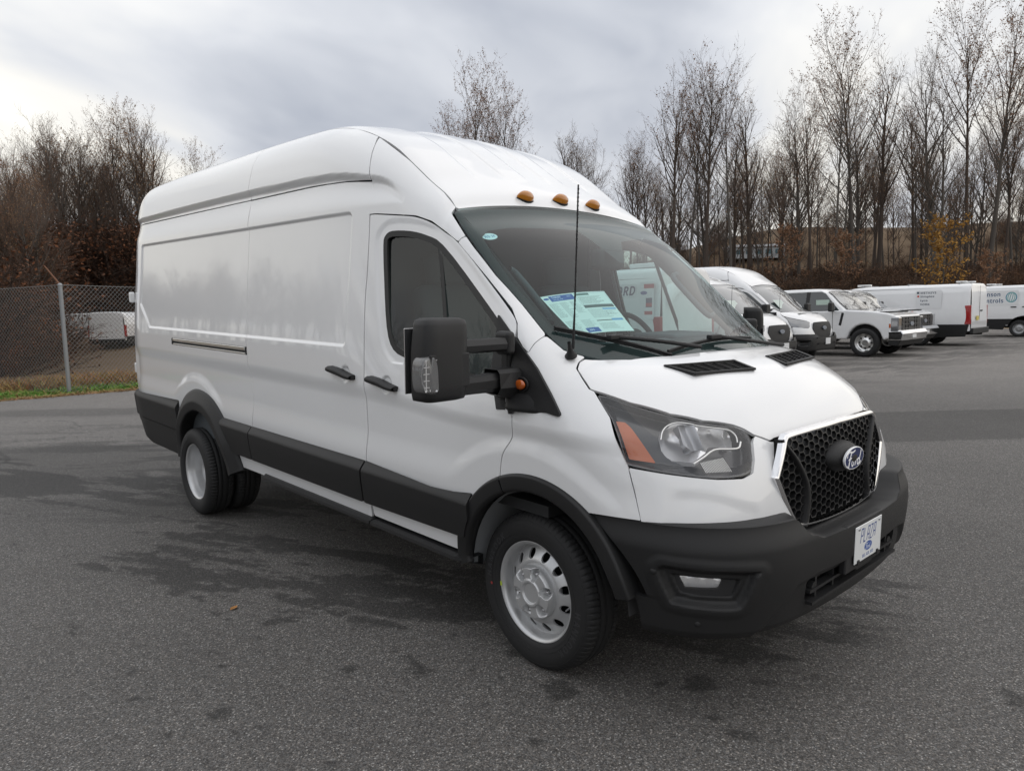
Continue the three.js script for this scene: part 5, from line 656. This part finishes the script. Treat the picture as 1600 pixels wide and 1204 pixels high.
{ // long pale building on the hillside, glimpsed between the stems
  const d = 100, l = .335 * d, [x, z] = spot(d, l), b = thing('hill_building', 'long low pale building on the hillside, glimpsed between the bare stems', 'building', [x, hillY(x, z) - .3, z], Math.atan2(.731, .683));
  part('wall', bx(7, 1.5, 4, 0, .75, 0, .02), std(.35, .37, .38, .8), b); part('roof', bx(7.4, .3, 4.4, 0, 1.65, 0, .05), std(.6, .62, .64, .6), b); for (let k = -2; k <= 2; k++) part('window', bx(.8, .6, .06, k * 1.3, .85, 2.0, .01), std(.06, .12, .14, .2), b);
}
// ------------------------------------------------------------------ chain-link fence on the left
{
  const f = thing('chain_link_fence', 'chain-link fence with one round corner post along the grass, left', 'fence', [-16.42, -.03, -.69]);
  part('post', merge([cyl(.045, .045, [0, 0, 0], [0, 2.42, 0], 18), (() => { const s = new THREE.SphereGeometry(.05, 16, 10); s.translate(0, 2.42, 0); return s; })()]), M.galv, f);
  part('barbed_wire_arm', cyl(.022, .016, [0, 2.43, 0], [-.26, 2.86, .22], 8), std(.20, .10, .06, .8, .3), f);
  const wireM = std(.24, .235, .23, .55, .6);
  for (const [ex, ez, L] of [[-2.14, .98, 9], [-.5, -1.47, 8]]) {
    const l = Math.hypot(ex, ez), dx = ex / l, dz = ez / l, H = 2.40, p = .105, gs = [], r = .0042;
    const wire = (s0, y0, s1, y1, rr = r) => gs.push(new THREE.TubeGeometry(new THREE.LineCurve3(V3(dx * s0, y0, dz * s0), V3(dx * s1, y1, dz * s1)), 1, rr, 3));
    for (let s = -H; s < L; s += p) { const a = Math.max(0, s), b = Math.min(L, s + H); wire(a, a - s + .03, b, b - s + .03); wire(a, H - (a - s) + .03, b, H - (b - s) + .03); }
    const m = part('wire_mesh', merge(gs), wireM, f); m.userData.kind = 'stuff';
    part('top_wire', tube([[0, 2.43, 0], [dx * L * .3, 2.40, dz * L * .3], [dx * L, 2.43, dz * L]], .006, 16, 5), wireM, f);
    part('bottom_wire', tube([[0, .05, 0], [dx * L * .5, .045, dz * L * .5], [dx * L, .05, dz * L]], .005, 12, 5), wireM, f);
    if (ez < 0) part('far_post', cyl(.03, .03, [dx * 7.9, 0, dz * 7.9], [dx * 7.9, 2.45, dz * 7.9], 12), M.galv, f);
    else part('far_post', cyl(.03, .03, [dx * 6.2, 0, dz * 6.2], [dx * 6.2, 2.45, dz * 6.2], 12), M.galv, f);
  }
}
// ------------------------------------------------------------------ other vehicles of the lot
const textPlane = (w, h, W, H, draw) => { const c = document.createElement('canvas'); c.width = W; c.height = H; draw(c.getContext('2d')); const t = new THREE.CanvasTexture(c); t.colorSpace = THREE.SRGBColorSpace; return new THREE.MeshPhysicalMaterial({ map: t, roughness: .4, clearcoat: .8 }); };
const darkGlass = phy(.03, .036, .04, .03, { clearcoat: 1, clearcoatRoughness: .01 }), screenGlass = phy(.055, .065, .07, .03, { clearcoat: 1, clearcoatRoughness: .01 });
const wheelSm = lathe([[.0001, .02], [.06, .028], [.09, .02], [.10, 0], [.16, -.01], [.19, .0], [.205, .05], [.22, .08]], 40), tyreSm = lathe([[.22, .08], [.25, .098], [.30, .098], [.335, .085], [.35, .05], [.352, 0], [.35, -.08], [.22, -.1]], 48);
const capSm = std(.40, .405, .41, .4, .8);
const dispOn = V.disp, ribOn = V.rib;
function vanBuilder(s, pv = 2.07) { // s squeezes the height above the cab
  V.disp = null; V.rib = null;
  const un = y => y > pv ? pv + (y - pv) / s : y, re = y => y > pv ? pv + (y - pv) * s : y, f = (x, y, z) => F(x, un(y), z) * (y > pv ? Math.max(.3, s) : 1), q = p => [p[0], re(p[1]), p[2]];
  const P = (out, d, step, o = {}) => bodyPanel({ f, d, out: out.map(q), step, gap: .001, lip: 0, ...o }); const g = {};
  g.side = P([[-5.33, .52], [-5.3, 2.25], [-1.262, 2.246], [-1.234, 2.065], [-1.181, .925], [-1.177, .435], [-3.1, .42]].map(p => [p[0], p[1], 1]), [0, 0, 1], .05, { sd: (u, v) => -raSD(u, v) });
  g.upper = P([[-5.3, 2.25, .95], [-1.262, 2.246, .91], [-1.37, 2.5, .775], [-1.9, 2.66, .775], [-5.3, 2.66, .775]], [0, .6, .8], .05);
  g.door = P([[-1.177, .435], [-1.181, .925], [-1.234, 2.065], [-1.017, 2.048], [-.776, 1.997], [-.572, 1.889], [-.17, 1.577], [-.103, 1.45], [-.046, 1.158], [-.107, .86], [-.3, .435]].map(p => [p[0], p[1], 1]), [0, .12, .993], .035, { sd: (u, v) => -frSD(u, v) });
  g.pillar = P([[-1.262, 2.246, .912], [-1.246, 2.066, .938], [-.89, 2.032, .886], [-.572, 1.889, .88], [-.17, 1.577, .9], [-.09, 1.45, .945], [.02, 1.47, .82], [-.446, 1.865, .805], [-.692, 2.061, .781], [-1.077, 2.345, .777], [-1.37, 2.5, .775]], [.3, .5, .8], .035);
  g.fender = P(fenderOut, [.12, .35, .93], .03, { sd: fenderSD });
  g.roof = P([[-.69, 2.115, 0], [-.695, 2.062, .775], [-.927, 2.243, .772], [-1.38, 2.5, .773], [-1.9, 2.65, .772], [-5.3, 2.65, .772], [-5.3, 2.65, -.772], [-1.9, 2.65, -.772], [-1.38, 2.5, -.773], [-.927, 2.243, -.772], [-.695, 2.062, -.775]], [.12, 1, 0], .06, { up: [0, 0, 1], start: .6 });
  g.back = P([[-5.33, .5, .94], [-5.33, .5, -.94], [-5.33, 2.3, -.89], [-5.3, 2.62, -.74], [-5.3, 2.62, .74], [-5.33, 2.3, .89]], [-1, 0, 0], .06);
  g.hood = P([...hoodHalf, ...hoodHalf.slice(1, -1).reverse().map(p => [p[0], p[1], -p[2]])], [.42, 1, 0], .035, { up: [0, 0, 1], start: .5 });
  g.nose = P(fasciaOut, [.75, 0, .66], .03); g.lamp = P(hlOut, HD, .02);
  g.screen = bodyPanel({ f: (x, y, z) => Fws(x, un(y), z) * (y > pv ? Math.max(.3, s) : 1), d: WSD, out: wsOut.map(q), step: .05, gap: .01, lip: 0 });
  g.window = sheet({ U: lines(-1.13, -.06, .035), V: lines(1.22, 2.0, .035), sd: (u, v) => winSD(u, un(v)), P: zP(0, .004) });
  g.bumper = sheet({ U: lines(-1.35, 1.35, .03), V: lines(.38, .83, .03), sd: (u, v) => { const a = Math.abs(u / RB); return Math.max(v - bTop(a), .39 - v, a - 1.36); }, P: bP, flip: true });
  g.clad = bodyPanel({ f: (x, y, z) => f(x, y, z) - .02, d: [0, 0, 1], out: [[-5.3, .75], [-.3, .75], [-.3, .52], [-4.2, .5], [-4.3, .3], [-5.2, .33]].map(p => [p[0], p[1], 1]), step: .04, lip: .02, sd: (u, v) => Math.max(-frSD(u, v) - .04, -raSD(u, v) - .02) });
  g.grille = sheet({ U: lines(-.53, .53, .02), V: lines(.71, 1.12, .02), flip: true, lip: .03, lipDir: [-1, 0, 0], sd: gSD, P: gP(.006) });
  V.disp = dispOn; V.rib = ribOn; return g;
}
const vanGeo = { med: vanBuilder(.55), high: vanBuilder(1), low: vanBuilder(.34, 1.86) };
function lotVan(kind, label, pos, turn, extra) {
  const g = vanGeo[kind], o = thing('cargo_van', label, 'van', pos, turn); const both = (n, ge, m, par = o) => { const a = part(n, ge, m, par), b = part(n, ge, m, par); b.scale.z = -1; return a; };
  both('side_panel', g.side, M.paint); both('roof_side_panel', g.upper, M.paint); const d = both('front_door', g.door, M.paint); both('windshield_pillar', g.pillar, M.paint); both('fender', g.fender, M.paint); both('front_fascia', g.nose, M.paint);
  part('roof', g.roof, M.paint, o); part('rear_door', g.back, M.paint, o); part('hood', g.hood, M.paint, o); part('windshield', g.screen, screenGlass, o); both('window', g.window, darkGlass);
  both('headlight', g.lamp, phy(.22, .225, .23, .12, { metalness: .5, clearcoat: 1 })); part('front_bumper', g.bumper, M.trim, o); both('side_cladding', g.clad, M.trim); part('grille', g.grille, M.trimDark, o);
  part('emblem', (() => { const q = oval(.1, .045, .02); q.rotateY(Math.PI / 2); q.translate(.945, .957, 0); return q; })(), std(.25, .28, .33, .3, .5), o);
  part('number_plate', bx(.01, .155, .27, 1.05, .62, 0), std(.7, .71, .72, .5), o); part('bumper_shelf', bx(.20, .02, 1.1, .93, .715, 0), M.trim, o);
  for (const s of [1, -1]) { part('door_mirror', merge([bx(.12, .36, .22, -.06, 1.41, s * 1.2, .04), bx(.07, .05, .3, -.06, 1.30, s * 1.05, .02)]), M.trim, o); part('door_sail', bx(.24, .22, .02, .02, 1.27, s * .985, .005), M.trim, o);
    for (const x of [0, -3.75]) { const t = part('wheel', tyreSm, M.rubber, o); t.position.set(x, .35, s * .88); if (s < 0) t.rotation.y = Math.PI; part('rim', wheelSm, capSm, t); }
    part('rear_lamp', bx(.20, .64, .10, -5.245, 1.07, s * .965, .02), M.red, o); part('hood_vent', bx(.11, .01, .38, .49, 1.325, s * .36, .003), M.trimDark, o); }
  part('rear_bumper', bx(.12, .2, 1.9, -5.36, .52, 0, .03), M.trim, o); part('underbody', merge([bx(4.6, .2, 1.7, -2.5, .48, 0), bx(.9, .3, .9, -.0, .6, 0), bx(.9, .4, .8, -3.75, .6, 0)]), M.under, o);
  part('aerial', cyl(.005, .004, [.14, 1.40, .83], [.16, 2.05, .83], 6), M.trimDark, o);
  if (extra) extra(o); return o;
}
const sheetPaper = o => part('price_sheet', (() => { const g = new THREE.PlaneGeometry(.46, .30); g.rotateX(-.75); g.rotateY(Math.PI / 2); g.translate(-.02, 1.585, .45); return g; })(), std(.55, .62, .58, .7), o);
lotVan('med', 'white dealer service van with lettering on its side, behind the windshield', [-11.75, 0, -10.1], Math.PI, o => {
  const m = textPlane(1, 1, 1024, 180, x => { x.fillStyle = '#e3e4e5'; x.fillRect(0, 0, 1024, 180); x.fillStyle = '#1b264e'; x.font = 'italic bold 170px sans-serif'; x.fillText('PLAZA FORD', 10, 150, 1000); });
  part('lettering', (() => { const g = new THREE.PlaneGeometry(1.5, .28); g.rotateY(Math.PI); g.translate(-3.98, 1.93, -.994); return g; })(), m, o);
  const m2 = textPlane(1, 1, 256, 512, x => { x.fillStyle = '#e3e4e5'; x.fillRect(0, 0, 256, 512); x.fillStyle = '#b03a3a'; x.fillRect(70, 30, 180, 60); x.fillStyle = '#2b4a86'; x.beginPath(); x.ellipse(70, 150, 60, 26, 0, 0, 7); x.fill(); x.fillStyle = '#38405c'; x.fillRect(110, 220, 110, 130); x.fillStyle = '#b03a3a'; x.fillRect(110, 290, 110, 50); x.fillRect(90, 400, 140, 50); });
  part('emblems', (() => { const g = new THREE.PlaneGeometry(.36, .76); g.rotateY(Math.PI); g.rotateX(.05); g.translate(-5.02, 1.72, -1.012); return g; })(), m2, o);
  part('roof_vent', bx(.7, .10, .6, -4.6, 2.46, -.3, .03), M.paint, o);
});
lotVan('med', 'white mid-roof van with black grille, nearest of the parked row', [-6.6, 0, -12.75], 0, sheetPaper);
lotVan('high', 'white high-roof van between the mid-roof van and the pickup truck', [-6.85, 0, -15.55], 0, sheetPaper);
const logo = (x, cx, cy, r) => { for (let i = 0; i < 7; i++) { x.strokeStyle = i < 4 ? '#3c6fa8' : '#5aa0a0'; x.lineWidth = r * .13; x.beginPath(); x.ellipse(cx, cy, r * Math.abs(Math.cos(i * .45)), r, .2, 0, 7); x.stroke(); } };
const rack = o => { for (const x of [-4.9, -3.3, -1.7]) part('rack_bar', merge([bx(.05, .03, 1.6, x, 2.16, 0, .008), bx(.06, .06, .05, x, 2.13, .74), bx(.06, .06, .05, x, 2.13, -.74)]), M.galv, o); part('rack_roller', merge([bx(.34, .05, .10, -4.9, 2.20, .5, .02), bx(.34, .05, .10, -4.9, 2.20, -.5, .02), bx(.5, .07, .10, -1.7, 2.19, -.55, .02)]), M.alu, o); };
lotVan('low', 'white low-roof van seen from behind with a ladder rack and a blue globe emblem', [-10.4, 0, -25.95], Math.PI, o => { rack(o);
  const m = textPlane(1, 1, 512, 512, x => { x.fillStyle = '#e3e4e5'; x.fillRect(0, 0, 512, 512); x.fillStyle = '#3a4654'; x.font = 'bold 76px sans-serif'; x.fillText('METASYS', 80, 100); x.fillStyle = '#c0392b'; x.fillRect(20, 140, 40, 50); x.fillStyle = '#3a4654'; x.fillText('Simplex', 80, 200); x.fillText('tyco', 80, 310); x.fillText('YORK', 80, 420); x.fillRect(10, 40, 50, 56); });
  part('lettering', (() => { const g = new THREE.PlaneGeometry(.8, .64); g.rotateY(Math.PI); g.translate(-4.05, 1.62, -1.036); return g; })(), m, o);
  const m2 = textPlane(1, 1, 256, 256, x => { x.fillStyle = '#e3e4e5'; x.fillRect(0, 0, 256, 256); logo(x, 128, 128, 100); });
  part('globe_emblem', (() => { const g = new THREE.PlaneGeometry(.55, .55); g.rotateY(Math.PI); g.translate(-1.75, 1.62, -1.02); return g; })(), m2, o);
  part('rear_plate', bx(.01, .15, .30, -5.37, .95, -.3), std(.6, .5, .12, .5), o); part('rear_door_gap', bx(.006, 1.4, .012, -5.345, 1.35, 0), M.trimDark, o); part('rear_handle', bx(.03, .05, .2, -5.35, 1.2, .2, .01), M.trim, o);
});
lotVan('low', 'white low-roof work van with a globe emblem, farthest right at the edge', [-1.55, 0, -33.6], 0, o => { rack(o);
  const m = textPlane(1, 1, 1024, 384, x => { x.fillStyle = '#e3e4e5'; x.fillRect(0, 0, 1024, 384); x.fillStyle = '#3a5678'; x.font = 'bold 150px sans-serif'; x.fillText('Johnson', 20, 150); x.fillText('Controls', 60, 320); logo(x, 860, 180, 130); });
  part('lettering', (() => { const g = new THREE.PlaneGeometry(1.5, .6); g.translate(-4.55, 1.62, 1.036); return g; })(), m, o);
  part('side_window', bx(.75, .48, .01, -3.2, 1.62, 1.022, .004), darkGlass, o); part('door_handle', merge([bx(.2, .04, .03, -3.55, 1.24, 1.05, .01), bx(.2, .04, .03, -3.95, 1.24, 1.05, .01)]), M.trim, o); });
// pickup trucks
{
  const prism = (pts, w, z, b = .04) => { const s = new THREE.Shape(); pts.forEach((p, i) => i ? s.lineTo(p[0], p[1]) : s.moveTo(p[0], p[1])); const g = new THREE.ExtrudeGeometry(s, { depth: w - 2 * b, bevelEnabled: true, bevelSize: b, bevelThickness: b, bevelSegments: 3, curveSegments: 20 }); g.translate(0, 0, z - w / 2 + b); return g; };
  const arch = (cx, r, y0, n = 12) => Array.from({ length: n + 1 }, (_, i) => { const a = Math.PI * (1 - i / n); return [cx + r * Math.cos(a), Math.max(y0, .45 + r * Math.sin(a))]; });
  function pickup(label, pos) {
    const t = thing('pickup_truck', label, 'pickup truck', pos);
    part('body', (() => { const bot = .56, pts = [[-5.2, bot], ...arch(-4.1, .52, bot), [-1.0, bot], ...arch(0, .55, bot), [.78, .62], [.85, .74], [.84, 1.06], [.78, 1.15], [.6, 1.21], [.2, 1.27], [-.55, 1.32], [-1.0, 1.30], [-5.2, 1.33]]; return prism(pts, 1.99, 0, .05); })(), M.paint, t);
    const cX = spline([[1.26, -.42], [1.36, -.53], [1.62, -.83], [1.88, -1.12], [2.0, -1.36]]), wz = y => lerp(.985, .81, clamp((y - 1.26) / .68, 0, 1)), ring = y => { const w = wz(y) - .08 * ss(1.95, 2.03, y), x0 = cX(y), x1 = -2.78 + .10 * ss(1.5, 2, y); return [[x0 + .05, y, 0], [x0 + .03, y, w * .6], [x0 - .03, y, w * .93], [x0 - .10, y, w], [x0 - .5, y, w + .004], [x1 + .12, y, w], [x1 + .03, y, w * .94], [x1, y, 0], [x1 + .03, y, -w * .94], [x1 + .12, y, -w], [x0 - .5, y, -w - .004], [x0 - .10, y, -w], [x0 - .03, y, -w * .93], [x0 + .03, y, -w * .6]]; };
    part('cab', (() => { const ys = [1.22, 1.3, 1.4, 1.5, 1.6, 1.7, 1.8, 1.88, 1.94, 1.98, 2.005], R_ = ys.map(ring), e = R_[ys.length - 1], c = [-1.95, 2.03, 0], mid = e.map(p => [lerp(p[0], c[0], .5), 2.025, p[2] * .55]); return loft([...R_, mid, mid.map(() => c)], true); })(), M.paint, t);
    const glassPane = (pts, n, m) => { const q = []; const S_ = pts; for (let i = 1; i < S_.length - 1; i++) q.push(...S_[0], ...S_[i], ...S_[i + 1]); const g = new THREE.BufferGeometry(); g.setAttribute('position', new THREE.Float32BufferAttribute(q, 3)); g.computeVertexNormals(); part(n, g, m, t); };
    for (const s of [1, -1]) { const P = (x, y) => [x, y, s * (wz(y) + .012)];
      glassPane([P(-.74, 1.36), P(-1.66, 1.32), P(-1.66, 1.925), P(-1.32, 1.925), P(-1.20, 1.87)], 'window', darkGlass); glassPane([P(-1.78, 1.32), P(-2.62, 1.35), P(-2.56, 1.91), P(-1.78, 1.925)], 'window', darkGlass);
      part('door_pillar', (() => { const g = bx(.12, .61, .012, 0, 0, 0, .004); g.rotateX(-s * .255); g.translate(-1.72, 1.63, s * (wz(1.63) + .008)); return g; })(), M.trimDark, t); part('door_mirror', merge([bx(.12, .27, .22, -.88, 1.46, s * 1.2, .04), bx(.08, .06, .24, -.92, 1.36, s * 1.02, .02)]), M.trimDark, t);
      part('door_handle', merge([bx(.22, .035, .03, -1.5, 1.17, s * 1.0, .01), bx(.22, .035, .03, -2.5, 1.17, s * 1.0, .01)]), M.paint, t); part('fender_vent', (() => { const g = bx(.075, .38, .03, 0, 0, 0, .012); g.rotateZ(-.22); g.translate(-.66, 1.10, s * .99); return g; })(), M.trimDark, t);
      part('headlight', bx(.22, .42, .25, .815, .93, s * .875, .03), phy(.34, .345, .36, .08, { metalness: .7, clearcoat: 1 }), t); part('turn_signal_lens', bx(.05, .12, .02, .69, .90, s * .99, .008), M.amberSolid, t);
      part('door_seam', merge([bx(.012, .80, .006, -.92, .94, s * .997), bx(.012, .80, .006, -1.72, .94, s * .997), bx(.012, .80, .006, -2.75, .94, s * .997)]), M.trimDark, t);
      for (const x of [0, -4.1]) { const w = part('wheel', tyreSm, M.rubber, t); w.position.set(x, .415, s * .90); w.scale.set(1.19, 1.19, 1.15); if (s < 0) w.rotation.y = Math.PI; part('rim', wheelSm, M.alu, w); part('hub', merge(Array.from({ length: 8 }, (_, i) => cyl(.024, .024, [.14 * Math.cos(i * .785), .14 * Math.sin(i * .785), 0], [.14 * Math.cos(i * .785), .14 * Math.sin(i * .785), .004], 10))), M.trimDark, w); } }
    { const G = (y, z) => [cX(y) + .062 - .055 * Math.abs(z) / wz(y), y + .012, z]; const pts = []; for (const y of [1.37, 1.5, 1.62, 1.75, 1.86, 1.92]) pts.push([-.9, -.55, 0, .55, .9].map(k => G(y, k * wz(y)))); part('windshield', loft(pts), screenGlass, t); }
    part('price_sheet', bx(.40, .24, .006, -1.25, 1.56, wz(1.56) + .016), std(.5, .62, .55, .6), t);
    part('grille', merge([bx(.06, .44, 1.46, .895, .93, 0, .015), ...[-.12, 0, .12].map(d => bx(.07, .03, 1.44, .905, .93 + d, 0, .008)), ...[-.45, -.25, .25, .45].map(z => bx(.07, .40, .02, .903, .93, z))]), M.trimGrille, t);
    part('emblem', (() => { const q = oval(.13, .055, .02); q.rotateY(Math.PI / 2); q.translate(.935, .94, 0); return q; })(), std(.3, .33, .38, .3, .5), t);
    part('front_bumper', prism([[.68, .52], [.68, .73], [.98, .74], [1.03, .67], [1.0, .52]], 2.0, 0, .03), M.chrome, t); part('bumper_valance', prism([[.66, .36], [.66, .52], [.98, .52], [.90, .36]], 1.94, 0, .02), M.trim, t);
    part('bumper_opening', merge([bx(.05, .10, .30, .995, .63, .62), bx(.05, .10, .30, .995, .63, -.62), bx(.05, .08, .6, 1.0, .60, 0)]), M.trimDark, t); part('number_plate', bx(.01, .15, .30, 1.05, .62, .1), std(.72, .73, .74, .5), t);
    part('side_step', bx(1.9, .08, .2, -1.9, .53, .95, .03), M.trimDark, t); part('underbody', merge([bx(4.6, .3, 1.2, -2.2, .66, 0), bx(1.1, .7, 1.7, -.0, .95, 0), bx(1.0, .6, 1.6, -4.1, .9, 0)]), M.under, t);
    return t;
  }
  pickup('white crew-cab pickup truck with silver bumper, nearer of the two pickups', [-6.1, 0, -19.65]);
  pickup('white pickup truck mostly hidden behind the nearer pickup', [-6.75, 0, -22.9]);
  pickup('white pickup truck across the lot, seen only mirrored in the van side', [-1.2, 0, 9.5]);
}
// white vans beyond the fence on the left
const far = (d, l) => { const [x, z] = spot(d, l * d); return [x, -.05, z]; };
lotVan('low', 'white van beyond the fence showing its tail lamp, closest to the foreground van', far(46, -.505), 2.5);
lotVan('low', 'white van beyond the fence, second from the foreground van', far(50, -.537), 2.5);
lotVan('low', 'white van beyond the fence, third from the foreground van', far(53, -.563), 2.5);
lotVan('low', 'white van beyond the fence, farthest left of that row beside the post', far(56, -.588), 2.5);
renderer.render(scene, camera);
